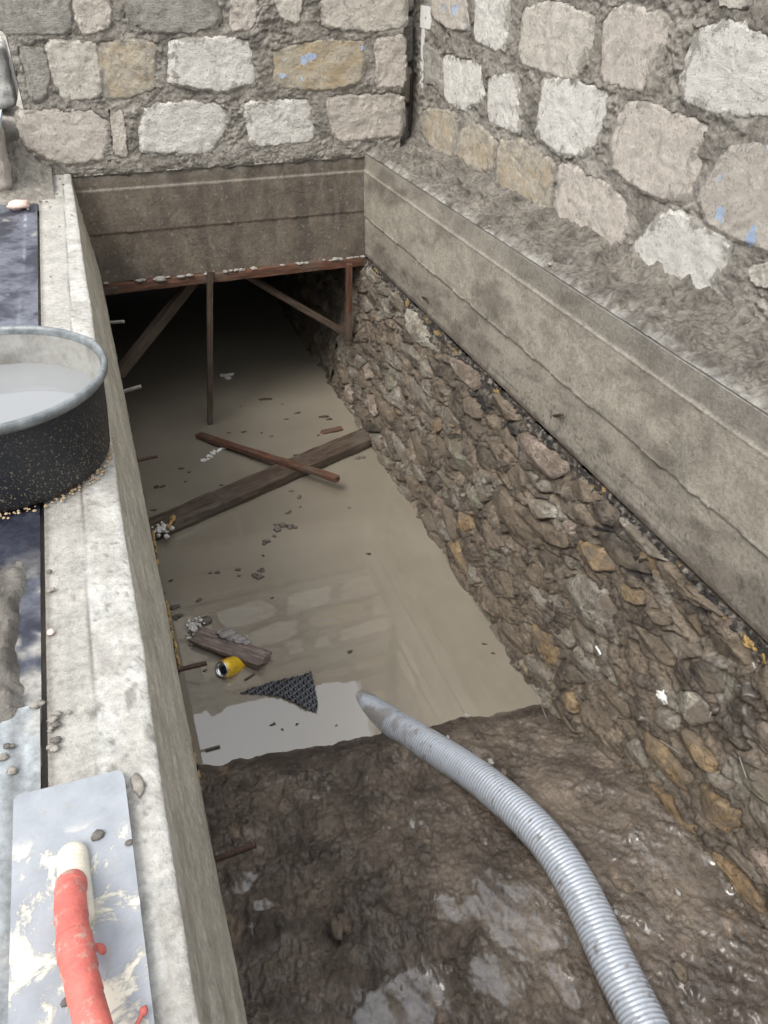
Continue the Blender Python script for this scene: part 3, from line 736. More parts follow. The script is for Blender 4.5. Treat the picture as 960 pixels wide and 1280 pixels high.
for i, (za, zb, mt) in enumerate(((0.0, 0.17, 'lime_grey'), (0.185, 0.34, 'lime_tan'), (0.355, 0.54, 'lime_grey'), (0.555, 0.74, 'lime_pink'), (0.755, 0.95, 'lime_grey'), (0.965, 1.2, 'lime_tan'), (1.215, 1.45, 'lime_grey'), (1.465, 1.75, 'lime_pale'), (1.765, 2.1, 'lime_grey'))):
    loose_block(pr, (1.452, 3.80, za), (1.545, 3.95, zb), mt, 900+i, 0.004)
mb = MB(); mb.box((1.538, 3.665, 0.27), (1.5495, 3.70, 0.50)); mb.box((1.538, 3.60, 0.502), (1.5495, 3.72, 0.585))  # white boxes stand in for the bright daylight slot left out here
tag(mb.build('daylight_strip', M['white_bit'], loc=(1.545, 3.7, 0.27), smooth=False), 'thin white strip standing in for the bright slot at the far end of the right block wall', 'strip')
for i, (a, b) in enumerate((((512, 158), (515, 92)), ((519, 166), (520, 138)))):
    p = ony(a[0], a[1], 3.778); p[2] = max(p[2], 0.02); q = ony(b[0], b[1], p[1])
    mb = MB(); n = 10
    L = np.linspace(0, 1, 30); cx = p[0]+(q[0]-p[0])*L; cz = p[2]-0.02+(q[2]-p[2]+0.02)*L
    th = np.linspace(0, 2*np.pi, n, endpoint=False)
    P = np.stack([cx[:, None]+0.006*np.cos(th)*(1+0.12*(np.arange(30) % 2))[:, None], p[1]+0.006*np.sin(th)[None]+0*cx[:, None], cz[:, None]+0*th], -1)
    f = [(r*n+k, r*n+(k+1) % n, (r+1)*n+(k+1) % n, (r+1)*n+k) for r in range(29) for k in range(n)]+[tuple(range(29*n, 30*n))]
    mb.add(P.reshape(-1, 3), f)
    tag(mb.build('rebar', M['rust'], loc=tuple(p)), ['taller rusty rebar standing upright in the far right corner', 'shorter rusty rebar standing upright in the far right corner'][i], 'rebar')
lw = thing('block_wall', 'stub of pale block wall in the far left corner, topped by a blue strip', 'block wall', (-0.42, 3.6, 0))
loose_block(lw, (-0.62, 3.40, 0.0), (-0.275, 3.75, 0.215), 'lime_pink', 950, 0.012)
loose_block(lw, (-0.62, 3.80, 0.232), (-0.20, 4.15, 0.47), 'lime_white', 951, 0.010)
loose_block(lw, (-0.62, 3.78, 0.0), (-0.20, 4.15, 0.212), 'lime_pale', 954, 0.010)
loose_block(lw, (-1.05, 3.42, 0.0), (-0.64, 3.75, 0.215), 'lime_pale', 952, 0.012)
mb = MB(); mb.box((-0.62, 3.40, 0.222), (-0.265, 3.78, 0.240)); mb.build('blue_strip', M['blue_strip'], lw, smooth=False)
# mortar poured between the stub and the back wall
u = np.arange(-0.36, -0.12, 0.006); v = np.arange(3.20, 3.72, 0.006)
U, V = np.meshgrid(u, v, indexing='ij')
n1 = fbm(U*14, V*14, oct=5, seed=130); w1, _, _ = worley(U*40, V*40, 7)
hh = 0.006+0.12*sst(3.46, 3.69, V)*sst(-0.13, -0.20, U)*(0.7+0.4*n1)+0.03*sst(3.30, 3.6, V)*(0.6+n1)+0.010*(0.5-w1)+0.010*n1
hh = hh*sst(3.20+0.05, 3.20+0.15, V+0.06*n1)-0.012*(1-sst(3.25, 3.33, V+0.05*n1))
c = mixc(MORTAR, MORTAR_D, sst(-0.2, 0.4, n1))
tag(gridobj('mortar_heap', np.stack([U, V, hh], -1), M['mortar'], c), 'crumbly mortar heap filling the far left corner beside the beam', 'mortar')
# pale wall added far away to make the gap between the walls bright
mb = MB(); mb.box((-3.5, 12.0, -0.03), (9.0, 12.3, 3.2))
tag(mb.build('slot_backdrop', M['backdrop_white'], smooth=False), 'distant pale wall added as a bright backdrop for the slot between the block walls', 'wall')

# ---- mortar ledge on the right beam
st = 0.0048
yv = np.arange(0.15, 3.97, st); xv = np.arange(RX+0.001, 1.600, st)
Yv, Xv = np.meshgrid(yv, xv, indexing='ij')
n1 = fbm(Xv*9, Yv*9, oct=5, seed=140); n2 = fbm(Xv*34, Yv*34, oct=4, seed=141)
w1, w2, wi = worley(Xv*25+0.9*n2, Yv*25+0.9*n1, 11); v1, v2, vi = worley(Xv*58+0.7*n2, Yv*58, 12)
e = sst(0.0, 0.035, Xv-RX+0.012*n1)
c1, c2, ci = worley(Xv*15+0.5*n1+0.25*n2, Yv*15+0.5*n2, 13)
hv = 0.0045+e*(0.026*sst(0.66, 0.10, c1)*sst(0.35, 0.9, ci)+0.014+0.020*n1+0.022*(0.55-w1)*(0.15+wi*0.85)+0.010*(0.5-v1)*vi+0.006*n2+0.03*sst(1.46, 1.58, Xv))
hv = np.maximum(hv, 0.0015+0.001*n2)
c = mixc((0.29, 0.262, 0.222), (0.185, 0.165, 0.138), sst(-0.3, 0.4, n1+0.3*n2))
c = mixc(c, (0.235, 0.215, 0.185), 0.7*sst(0.45, 0.8, wi)*sst(0.5, 0.2, w1))
c = mixc(c, (0.07, 0.062, 0.052), 0.6*sst(0.16, 0.03, w2-w1))
c = mixc(c, (0.46, 0.44, 0.40), 0.75*(1-e)*sst(-0.1, 0.2, fbm(Xv*30, Yv*14, oct=4, seed=143)))
gridobj('mortar_ledge', np.stack([Xv, Yv, hv], -1), M['mortar'], c, loc=(1.43, 2.0, 0), flip=True)
tag(bpy.data.objects['mortar_ledge'], 'lumpy grey mortar bed spread on the right beam at the foot of the blocks', 'mortar')

# ================================================================= RUBBLE WALLS
def rub_x(z): return 1.262+0.155*(z+0.48)
fr_rub = lambda u, v, h: np.stack([rub_x(v)-h, u+0*v, v+0*u], -1)
def rubp(a, b):
    x = 1.25
    for _ in range(12): P = onx(a, b, x); x = rub_x(P[2])-0.01
    return np.array([P[1], P[2]])
def cr(pts, s, ox, oy): return np.array([rubp(ox+x*s, oy+y*s) for x, y in pts])
T = []
A = (0.25, 400, 320); B = (0.375, 600, 480); C_ = (0.3125, 660, 820)
def tr(mt, sc, pts, front=0.02): T.append((cr(pts, *sc), mt, front))
tr('r_pale', A, [(430, 260), (470, 270), (520, 330), (590, 430), (612, 490), (570, 490), (480, 440), (440, 340)], 0.024)
tr('r_brown', A, [(210, 320), (270, 340), (312, 400), (300, 450), (260, 455), (220, 380)])
tr('r_grey', A, [(370, 380), (430, 390), (500, 500), (490, 570), (430, 550), (390, 450)])
tr('r_grey', A, [(310, 450), (350, 440), (410, 540), (405, 585), (330, 520)])
tr('r_grey', A, [(430, 590), (470, 600), (520, 680), (572, 810), (560, 842), (500, 760), (450, 680)], 0.026)
tr('r_pink', A, [(622, 490), (700, 522), (800, 590), (812, 640), (770, 680), (700, 595)], 0.022)
tr('r_moss', A, [(620, 880), (690, 900), (760, 1060), (750, 1110), (700, 1120), (640, 1040)], 0.024)
tr('r_pink', A, [(225, 690), (262, 690), (292, 790), (272, 802)])
tr('r_brown', A, [(250, 640), (300, 690), (370, 820), (350, 850), (290, 760)])
tr('r_grey', A, [(340, 870), (380, 880), (440, 1020), (430, 1060), (370, 970)])
tr('r_brown', A, [(430, 850), (480, 880), (545, 1010), (520, 1060), (470, 1010)])
tr('r_pink', B, [(105, 175), (150, 160), (215, 205), (288, 262), (292, 300), (240, 320), (160, 260)], 0.034)
tr('r_ochre', B, [(306, 545), (335, 518), (380, 532), (440, 572), (446, 630), (370, 612)], 0.034)
tr('r_grey', B, [(275, 655), (350, 632), (420, 690), (462, 760), (458, 890), (385, 830), (290, 770)], 0.036)
tr('r_pale', B, [(178, 385), (230, 392), (255, 440), (200, 452)], 0.03)
tr('r_ochre', B, [(170, 790), (230, 830), (262, 880), (250, 950), (190, 880)])
tr('r_brown', B, [(10, 325), (80, 350), (150, 425), (188, 510), (150, 565), (60, 500)], 0.024)
tr('r_ochre', B, [(460, 670), (530, 690), (552, 742), (480, 720)])
tr('r_brown', B, [(110, 385), (175, 440), (300, 512), (300, 548), (230, 530), (140, 450)], 0.03)
tr('r_dark', B, [(380, 490), (450, 500), (560, 590), (560, 640), (480, 620), (400, 550)], 0.02)
tr('r_brown', B, [(30, 600), (80, 620), (130, 700), (110, 720), (60, 670)])
tr('r_brown', B, [(570, 750), (620, 770), (625, 800), (580, 790)], 0.03)
tr('r_brown', B, [(490, 790), (560, 820), (650, 900), (640, 950), (560, 890)])
tr('r_grey', C_, [(510, 205), (560, 212), (612, 250), (592, 312), (530, 290)], 0.030)
tr('r_ochre', C_, [(622, 275), (680, 330), (750, 430), (748, 462), (680, 410), (590, 342)], 0.030)
tr('r_ochre', C_, [(462, 285), (510, 330), (600, 425), (665, 490), (640, 540), (560, 480), (482, 400)], 0.026)
tr('r_ochre', C_, [(672, 495), (760, 560), (845, 622), (842, 690), (785, 720), (690, 600)], 0.030)
tr('r_brown', C_, [(330, 30), (400, 92), (450, 190), (420, 200), (350, 112)])
tr('r_ochre', C_, [(482, 500), (560, 560), (600, 640), (702, 700), (700, 732), (620, 682), (540, 580)], 0.02)
tr('r_ochre', C_, [(722, 770), (850, 862), (950, 972), (948, 1040), (870, 960), (760, 842)], 0.02)
tr('r_pale', C_, [(572, 155), (640, 142), (765, 205), (740, 272), (660, 262), (590, 202)], 0.024)
tr('r_dark', C_, [(792, 212), (862, 300), (872, 380), (790, 332)], 0.026)
tr('r_brown', C_, [(200, 162), (280, 192), (382, 300), (372, 420), (300, 342), (230, 262)], 0.024)
tr('r_grey', C_, [(660, 410), (720, 440), (830, 520), (800, 540), (700, 480)], 0.022)
tr('r_pink', C_, [(920, 260), (1000, 300), (1010, 400), (940, 380)], 0.02)

def clip(poly, p, nrm):
    """keep the side where (x-p).n < 0"""
    out = []
    for a, b in zip(poly, poly[1:]+poly[:1]):
        da, db = (a[0]-p[0])*nrm[0]+(a[1]-p[1])*nrm[1], (b[0]-p[0])*nrm[0]+(b[1]-p[1])*nrm[1]
        if da < 0: out.append(a)
        if (da < 0) != (db < 0):
            t = da/(da-db); out.append((a[0]+(b[0]-a[0])*t, a[1]+(b[1]-a[1])*t))
    return out
def cells(u0, u1, v0, v1, du, dv, fixed, rnd, shear=0.0, gap=0.006):
    """irregular flat-lying stones: Voronoi cells in a stretched metric"""
    sx = dv/du
    seeds = []
    nv = int(round((v1-v0)/dv)); nu = int(round((u1-u0)/du))
    for j in range(nv):
        for i in range(nu):
            u = u0+(i+0.5+0.5*(j % 2)+rnd.uniform(-.38, .38))*(u1-u0)/nu; v = v0+(j+0.5+rnd.uniform(-.36, .36))*(v1-v0)/nv
            seeds.append((u*sx, v+shear*u, 0))
    fx = []
    for p in fixed:                                     # sites along the fixed outlines keep the neighbours off
        q = resample(p, 10)*0.80+p.mean(0)*0.20
        for a in q: fx.append((a[0]*sx, a[1]+shear*a[0], 1))
    keep = []
    for s in seeds:
        if fx and min((s[0]-f[0])**2+(s[1]-f[1])**2 for f in fx) < (dv*0.34)**2: continue
        ins = False
        for p in fixed:
            if sdf(p, np.array([s[0]/sx]), np.array([s[1]-shear*s[0]/sx]))[0] < 0.004: ins = True
        if not ins: keep.append(s)
    allp = keep+fx; out = []
    for s in keep:
        poly = [(u0*sx, v0-1), (u1*sx, v0-1), (u1*sx, v1+1), (u0*sx, v1+1)]
        poly = [(s[0]-dv*1.2, s[1]-dv*1.2), (s[0]+dv*1.2, s[1]-dv*1.2), (s[0]+dv*1.2, s[1]+dv*1.2), (s[0]-dv*1.2, s[1]+dv*1.2)]
        for t in allp:
            if t is s: continue
            dx, dy = t[0]-s[0], t[1]-s[1]; L = math.hypot(dx, dy)
            if L > dv*3.4 or L < 1e-6: continue
            m = ((s[0]+t[0])/2-dx/L*gap/2, (s[1]+t[1])/2-dy/L*gap/2)
            poly = clip(poly, m, (dx/L, dy/L))
            if len(poly) < 3: break
        if len(poly) < 3: continue
        q = np.array([(a/sx, b-shear*a/sx) for a, b in poly])
        q[:, 1] = q[:, 1].clip(v0, v1); q[:, 0] = q[:, 0].clip(u0, u1)
        if abs(area(q)) > 0.25*du*dv*0.4: out.append(q)
    return out
RR = random.Random(11)
tones = ['r_brown']*9+['r_grey']*7+['r_dark']*4+['r_ochre']*1+['r_pink']*1+['r_pale']*1+['r_moss']*1
rw = thing('rubble_wall', 'wet rubble stone wall smeared with mud, under the long right beam', 'stone wall', (1.25, 2.2, -1.3))
stones = [(p, mt, fr) for p, mt, fr in T]
for q in cells(0.28, 3.72, -1.42, -0.50, 0.165, 0.078, [t[0] for t in T], RR, shear=0.10):
    stones.append((q, RR.choice(tones), RR.uniform(0.003, 0.024)))
stones.sort(key=lambda s: -s[0][:, 1].mean())
def stone_parts(root, stones, frame, lim, seed):
    for i, (p, mt, fr) in enumerate(stones[:lim]):
        mb = MB(); big = 1 if fr > 0.0199 else 0
        slab(mb, p, frame, front=fr, depth=0.05, nseg=44, nring=9, rag=0.012, rough=0.009, edge=0.012, facets=4, rnds=1, e0=0.86,
             tilt=(RR.uniform(-.15, .15), RR.uniform(-.10, .35)), strata=0.014*RR.random()+0.003, seed=seed+i, nf=15)
        mb.build('stone', M[mt], root)
NST = len(stones)
stone_parts(rw, stones, fr_rub, 292, 1000)
# the filling between the stones
def filling(root, name, ug, vg, frame, stones, seed, lipf=None, flip=False, tar=True):
    U, V = np.meshgrid(ug, vg, indexing='ij')
    sdm = np.full(U.shape, 9.0)
    for p, _, _ in stones:
        lo, hi = p.min(0)-0.02, p.max(0)+0.02
        i0, i1 = np.searchsorted(ug, (lo[0], hi[0])); j0, j1 = np.searchsorted(vg, (lo[1], hi[1]))
        if i1 > i0 and j1 > j0: sdm[i0:i1, j0:j1] = np.minimum(sdm[i0:i1, j0:j1], sdf(p, U[i0:i1, j0:j1], V[i0:i1, j0:j1]))
    n1 = fbm(U*7, V*12, oct=5, seed=seed); n2 = fbm(U*30, V*42, oct=4, seed=seed+1)
    rd = ridged(U*10+n1, V*26+n1, oct=4, seed=seed+2)
    n5 = fbm(U*70, V*90, oct=3, seed=seed+11)
    h = 0.000+0.022*n1+0.012*n2+0.016*rd+0.003*n5
    ins = sst(0.004, -0.010, sdm+0.012*n2); h = h-0.022*ins*sst(0.42, 0.02, n1+0.4*n2)
    h = h-0.016*np.exp(-((sdm-0.002)/0.0045)**2)*sst(-0.15, 0.25, fbm(U*9, V*14, oct=3, seed=seed+14))
    top = sst(-0.565, -0.485, V+0.03*n2+0.03*n1)
    if tar: h = h*(1-top)+top*(0.004+0.016*np.abs(n2)+0.008*fbm(U*90, V*90, oct=2, seed=seed+3))
    c = mixc((0.25, 0.20, 0.148), (0.105, 0.083, 0.062), sst(-0.4, 0.5, n1+0.5*n2))
    c = mixc(c, (0.31, 0.285, 0.24), 0.7*sst(0.1, 0.5, fbm(U*5, V*8, oct=4, seed=seed+5)))
    c = mixc(c, (0.25, 0.17, 0.09), 0.6*sst(0.35, 0.6, fbm(U*8, V*20, oct=4, seed=seed+6)))
    if tar:
        sp = fbm(U*48, V*48, oct=3, seed=seed+7)
        c = mixc(c, mixc((0.26, 0.235, 0.20), (0.030, 0.025, 0.022), sst(-0.28, -0.02, sp)), top*0.95)
        for (a_, b_, ru, rv) in ((775, 690, 0.16, 0.045), (640, 545, 0.10, 0.035), (870, 745, 0.10, 0.03), (600, 500, 0.10, 0.03)):
            q_ = rubp(a_, b_); e_ = np.hypot((U-q_[0])/ru, (V-q_[1]-0.25*(U-q_[0])*0)/rv)+0.7*n2
            c = mixc(c, (0.018, 0.017, 0.018), 0.92*sst(1.0, 0.7, e_))
        c = mixc(c, (0.42, 0.28, 0.08), 0.9*top*sst(0.36, 0.46, fbm(U*11, V*25, oct=3, seed=seed+8)))
    P = frame(U, V, h)
    a = P[1, 0]-P[0, 0]; b = P[0, 1]-P[0, 0]; o = np.ravel(frame(np.array(1.0), np.array(-.9), np.array(1.0))-frame(np.array(1.0), np.array(-.9), np.array(0.0)))
    return gridobj(name, P, M['rubble_mud'], np.concatenate([c, (0.35*sst(0.2, 0.6, n1))[..., None]], -1), parent=root, flip=(np.cross(a, b)@o) < 0)
filling(rw, 'filling', np.arange(-1.0, 3.90, 0.0048), np.arange(-1.50, -0.476, 0.0046), fr_rub, stones, 300)
mb = MB(); mb.box((1.315, -1.35, -1.75), (1.9, 3.93, -0.482), (.1, .08, .06)); mb.build('core', M['rubble_mud'], rw, smooth=False)  # solid box added behind the stones against light leaking through the seam
# far part of the same wall inside the chamber
fw_ = thing('rubble_wall', 'unlit rubble stone wall on the right inside the flooded chamber', 'stone wall', (1.25, 4.8, -1.3))
far = [(q, RR.choice(tones), RR.uniform(0.0, 0.025)) for q in cells(3.93, 5.98, -1.40, -0.50, 0.20, 0.10, [], RR, shear=0.05)]
stone_parts(fw_, far, fr_rub, 200, 2000)
filling(fw_, 'filling', np.arange(3.901, 6.05, 0.02), np.arange(-1.50, -0.30, 0.02), fr_rub, far, 330, tar=False)
mb = MB(); mb.box((1.335, 3.935, -1.75), (1.9, 6.3, -0.02), (.1, .08, .06)); mb.build('core', M['rubble_mud'], fw_, smooth=False)  # box added to keep stray light out of the chamber
# left wall under the beam
fr_left = lambda u, v, h: np.stack([-0.030+h*0.6+0*v-0.02*sst(-0.52, -0.7, v+0*u), u+0*v, v+0*u], -1)
lwl = thing('rubble_wall', 'thin strip of muddy rubble and yellow foam showing under the left beam', 'stone wall', (-0.03, 2.0, -1.3))
lst = [(q, RR.choice(tones), RR.uniform(-0.005, 0.012)) for q in cells(0.4, 5.9, -1.38, -0.50, 0.20, 0.11, [], RR)]
stone_parts(lwl, lst, fr_left, 280, 3000)
mb = MB(); mb.box((-0.8, -1.35, -1.75), (-0.085, 4.16, -0.482), (.1, .08, .06)); mb.box((-0.8, 4.161, -1.75), (-0.070, 6.3, -0.05), (.1, .08, .06)); mb.build('core', M['rubble_mud'], lwl, smooth=False)  # backing boxes added on the left, closing light leaks
filling(lwl, 'filling', np.arange(-1.0, 6.0, 0.010), np.arange(-1.50, -0.478, 0.009), fr_left, lst, 360)

# ================================================================= OBJECTS
def tube(path, r, n=12, caps=True, rfun=None, col=None):
    """tube along path (k,3); r scalar or array"""
    path = np.asarray(path, float); k = len(path); r = np.full(k, r) if np.isscalar(r) else np.asarray(r)
    t = np.gradient(path, axis=0); t /= np.linalg.norm(t, axis=1)[:, None]
    a = np.array([0, 0, 1.0]) if abs(t[0][2]) < 0.9 else np.array([1.0, 0, 0])
    V = []
    u = np.cross(t[0], a); u /= np.linalg.norm(u)
    th = np.linspace(0, 2*np.pi, n, endpoint=False)
    for i in range(k):
        u = u-t[i]*(u@t[i]); u /= np.linalg.norm(u); v = np.cross(t[i], u)
        V.append(path[i]+r[i]*(np.cos(th)[:, None]*u+np.sin(th)[:, None]*v))
    f = [(i*n+j, i*n+(j+1) % n, (i+1)*n+(j+1) % n, (i+1)*n+j) for i in range(k-1) for j in range(n)]
    if caps: f += [tuple(range(n))[::-1], tuple(range((k-1)*n, k*n))]
    return np.concatenate(V), f
def spline(pts, n):
    P = np.asarray(pts, float); P = np.vstack([2*P[0]-P[1], P, 2*P[-1]-P[-2]]); out = []
    m = len(P)-3
    for s in np.linspace(0, m-1e-6, n):
        i = int(s); t = s-i; a, b, c, d = P[i:i+4]
        out.append(0.5*((2*b)+(-a+c)*t+(2*a-5*b+4*c-d)*t*t+(-a+3*b-3*c+d)*t**3))
    out = np.array(out); d = np.r_[0, np.cumsum(np.linalg.norm(np.diff(out, axis=0), axis=1))]
    s = np.linspace(0, d[-1], n); return np.stack([np.interp(s, d, out[:, k]) for k in range(3)], 1)
def plank(name, a, b, width, thick, mat, label, cat, up=(0, 0, 1), seed=0, group=None, rg=0.002, taper=1.0, broken=0.0, crack=None):
    """a sawn board from a to b, built in its own axes (x along the grain)"""
    a, b = np.array(a, float), np.array(b, float); L = np.linalg.norm(b-a)
    nx = max(10, int(L/0.02)); cr_ = [(-.5, .5), (-.25, .5), (0, .5), (.25, .5), (.5, .5), (.5, 0), (.5, -.5), (0, -.5), (-.5, -.5), (-.5, 0)]
    V = []; x = np.linspace(0, L, nx+1)
    for i, xi in enumerate(x):
        for (p, q) in cr_:
            y, z = p*width*(1+(taper-1)*xi/L), q*thick
            e = 0.94 if abs(p) == .5 and abs(q) == .5 else 1
            V.append((xi, y*e, z*e))
    V = np.array(V)
    V[:, 1] += rg*1.6*fbm(V[:, 0]*7+seed, V[:, 1]*20+V[:, 2]*30, oct=4, seed=seed); V[:, 2] += rg*fbm(V[:, 0]*9+seed, V[:, 1]*30, oct=4, seed=seed+1)
    n = len(cr_)
    if broken:
        V[-n:, 0] += broken*fbm(V[-n:, 1]*60, V[-n:, 2]*50, oct=2, seed=seed+4)*2-broken*0.5
        V[:n, 0] += broken*fbm(V[:n, 1]*60+5, V[:n, 2]*50, oct=2, seed=seed+5)*2+broken*0.5
    if crack is not None:
        m = np.abs(V[:, 0]-crack*L) < 0.008; V[m & (V[:, 2] > 0), 2] -= 0.006
    f = [(i*n+j, i*n+(j+1) % n, (i+1)*n+(j+1) % n, (i+1)*n+j) for i in range(nx) for j in range(n)]
    f += [tuple(range(n))[::-1], tuple(range(nx*n, nx*n+n))]
    me = bpy.data.meshes.new(name); me.from_pydata(V.tolist(), [], [q[::-1] for q in f]); me.materials.append(mat)
    o = bpy.data.objects.new(name, me); COL.objects.link(o)
    ex = Vector(b-a).normalized(); ez = Vector(up); ez = (ez-ex*ez.dot(ex)).normalized(); ey = ez.cross(ex)
    o.matrix_world = Matrix(((ex[0], ey[0], ez[0], a[0]), (ex[1], ey[1], ez[1], a[1]), (ex[2], ey[2], ez[2], a[2]), (0, 0, 0, 1)))
    return tag(o, label, cat, group)
def blob(mb, c, r, seed, sq=(1, 1, 1), n=9, rg=0.35, fq=None):
    c = np.array(c, float); th = np.linspace(0, 2*np.pi, n, endpoint=False); ph = np.linspace(0, np.pi, n//2+2)[1:-1]
    D = [(0, 0, 1)]+[(math.sin(p)*math.cos(t), math.sin(p)*math.sin(t), math.cos(p)) for p in ph for t in th]+[(0, 0, -1)]
    D = np.array(D); fq = fq or 1.6
    rr = 1+rg*fbm(D[:, 0]*fq+seed*1.7, D[:, 1]*fq, D[:, 2]*fq, oct=3, seed=seed)*1.6
    V = c+D*rr[:, None]*r*np.array(sq)
    m = len(ph); f = [(0, 1+j, 1+(j+1) % n) for j in range(n)]
    for i in range(m-1): f += [(1+i*n+j, 1+(i+1)*n+j, 1+(i+1)*n+(j+1) % n, 1+i*n+(j+1) % n) for j in range(n)]
    e = 1+m*n; f += [(e, 1+(m-1)*n+(j+1) % n, 1+(m-1)*n+j) for j in range(n)]
    mb.add(V, f); return mb

# ---- ribbed suction hose
px = [(432, 862), (455, 881), (487, 902), (520, 922), (568, 952), (608, 980), (648, 1014), (684, 1052), (715, 1097), (741, 1147), (765, 1200), (790, 1250), (816, 1305), (840, 1370)]
pz = [-1.375, -1.342, -1.308, -1.275, -1.235, -1.205, -1.165, -1.135, -1.11, -1.095, -1.085, -1.07, -1.05, -1.02]
pts = [onz(a, b, z) for (a, b), z in zip(px, pz)]
def mean_floor(x, y): return np.mean([floor_z(x+a, y+b) for a in (-.03, 0, .03) for b in (-.04, 0, .04)])
for i in range(4, len(pts)):
    for _ in range(4):
        z = mean_floor(pts[i][0], pts[i][1])+0.040; z = z if i > 5 else 0.5*z+0.5*pz[i]
        pts[i] = onz(px[i][0], px[i][1], z)
for _ in range(2):
    zz = [p[2] for p in pts]
    for i in range(1, len(pts)-1): pts[i] = onz(px[i][0], px[i][1], (zz[i-1]+zz[i]*2+zz[i+1])/4)
pts += [pts[-1]+np.array([-0.02, -0.25, 0.10]), pts[-1]+np.array([-0.03, -0.5, 0.25])]
NP = 1500
path = spline(pts, NP)
arc = np.r_[0, np.cumsum(np.linalg.norm(np.diff(path, axis=0), axis=1))]
pitch = 0.0105
nseg = 32; R0 = 0.050
V, f = tube(path, R0, nseg, caps=False)
th = np.tile(np.linspace(0, 2*np.pi, nseg, endpoint=False), NP); s = np.repeat(arc, nseg)
phs = (s/pitch+th/(2*np.pi)) % 1.0
rib = 0.5+0.5*np.cos(2*np.pi*phs); rib = rib**0.8
ctr = np.repeat(path, nseg, axis=0)
wob = 1+0.010*fbm(s*6, th, oct=2, seed=5)
V = ctr+(V-ctr)*(wob*(1+0.032*(rib-0.6)))[:, None]
dirt = sst(0.15, 0.55, fbm(V[:, 0]*14, V[:, 1]*14, V[:, 2]*14, oct=4, seed=44)-1.5*(s-0.45).clip(-1, 0.4)+0.0)*0.7*sst(1.0, 0.2, s)
ch = mixc((0.26, 0.28, 0.31), (0.42, 0.45, 0.50), rib)
ch = mixc(ch, (0.165, 0.14, 0.11), dirt)
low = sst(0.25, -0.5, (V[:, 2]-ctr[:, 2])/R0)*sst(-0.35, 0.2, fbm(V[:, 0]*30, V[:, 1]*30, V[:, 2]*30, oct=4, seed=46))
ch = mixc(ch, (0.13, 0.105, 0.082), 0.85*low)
ch = mixc(ch, (0.15, 0.125, 0.10), 0.8*sst(0.40, 0.5, fbm(V[:, 0]*60, V[:, 1]*60, V[:, 2]*60, oct=3, seed=47)))
ho = thing('suction_hose', 'ribbed grey plastic suction hose lying on the mud with its end in the water', 'hose', tuple(pts[3]))
mb = MB(); mb.add(V, f, ch)
hk = NT('grey ribbed hose plastic'); hc, ha = hk.attr()
hcol = hk.mix(hk.ramp(hk.noise(60, 6, 0.7), [(0.52, 0.0), (0.68, 0.35)]), hc, (0.10, 0.10, 0.10))
hk.b.inputs['Coat Weight'].default_value = 0.6; hk.b.inputs['Coat Roughness'].default_value = 0.18
M['hose'] = hk.out(hcol, 0.36, None, 0.5, 0.1)
mb.build('hose_wall', M['hose'], ho)
tp = [path[i]+np.array([-0.002, -0.003, 0]) for i in (0, 1)]
mb = MB(); V2, f2 = tube(path[:40], 0.040, 20, caps=False); mb.add(V2, [q[::-1] for q in f2]+[tuple(range(39*20, 40*20))])
mb.build('inner_bore', M['black_plastic'], ho)

# ---- timber left from the formwork
Z = -0.48
plank('formwork_batten', (-0.045, BY-0.006, -0.505), (1.262, BY-0.010, -0.500), 0.055, 0.042, M['wood_red'], 'rusty red batten nailed along the bottom edge of the dark lintel beam', 'batten', seed=3)
mb = MB()
for i in range(46):
    t = rnd.random(); x = -0.03+1.28*t
    r = rnd.uniform(0.006, 0.014)*(1.5 if 0.10 < t < 0.22 else 1)
    blob(mb, (x, BY-0.028+rnd.uniform(-.006, .008), -0.478+rnd.uniform(-.002, .004)), r, i, (1.5, 1, 0.6), 8)
tag(mb.build('mortar_droppings', M['clod_pale'], loc=(0.6, BY, -0.48)), 'pale mortar droppings caked along the top of the rusty batten', 'mortar', kind='stuff')
plank('prop', onz(264, 545, -1.36)+np.array([0, .03, 0]), ony(262, 338, 3.66), 0.028, 0.03, M['wood_brown'], 'thin upright prop standing in the water under the middle of the lintel', 'prop', up=(0, 1, 0), seed=5)
plank('brace', ony(148, 468, 3.66), ony(247, 344, 3.92), 0.055, 0.04, M['wood_brown'], 'thick slanting brace in the dark on the left of the upright prop', 'brace', up=(0, 1, 0.4), seed=6)
plank('brace', ony(302, 341, 3.80), ony(438, 420, 3.66), 0.026, 0.03, M['wood_dark'], 'thin slanting brace running down from the lintel to the right stone wall', 'brace', up=(0, 1, 0.4), seed=7)
plank('prop', ony(436, 421, 3.63), ony(436, 330, 3.63), 0.030, 0.03, M['wood_red'], 'short red-brown post fixed against the right stone wall under the lintel', 'prop', up=(0, 1, 0), seed=8)
plank('offcut', ony(129, 364, 3.66), ony(148, 362, 3.66), 0.03, 0.04, M['wood_dark'], 'small block of timber tucked under the left end of the rusty batten', 'timber offcut', up=(0, 1, 0), seed=9)
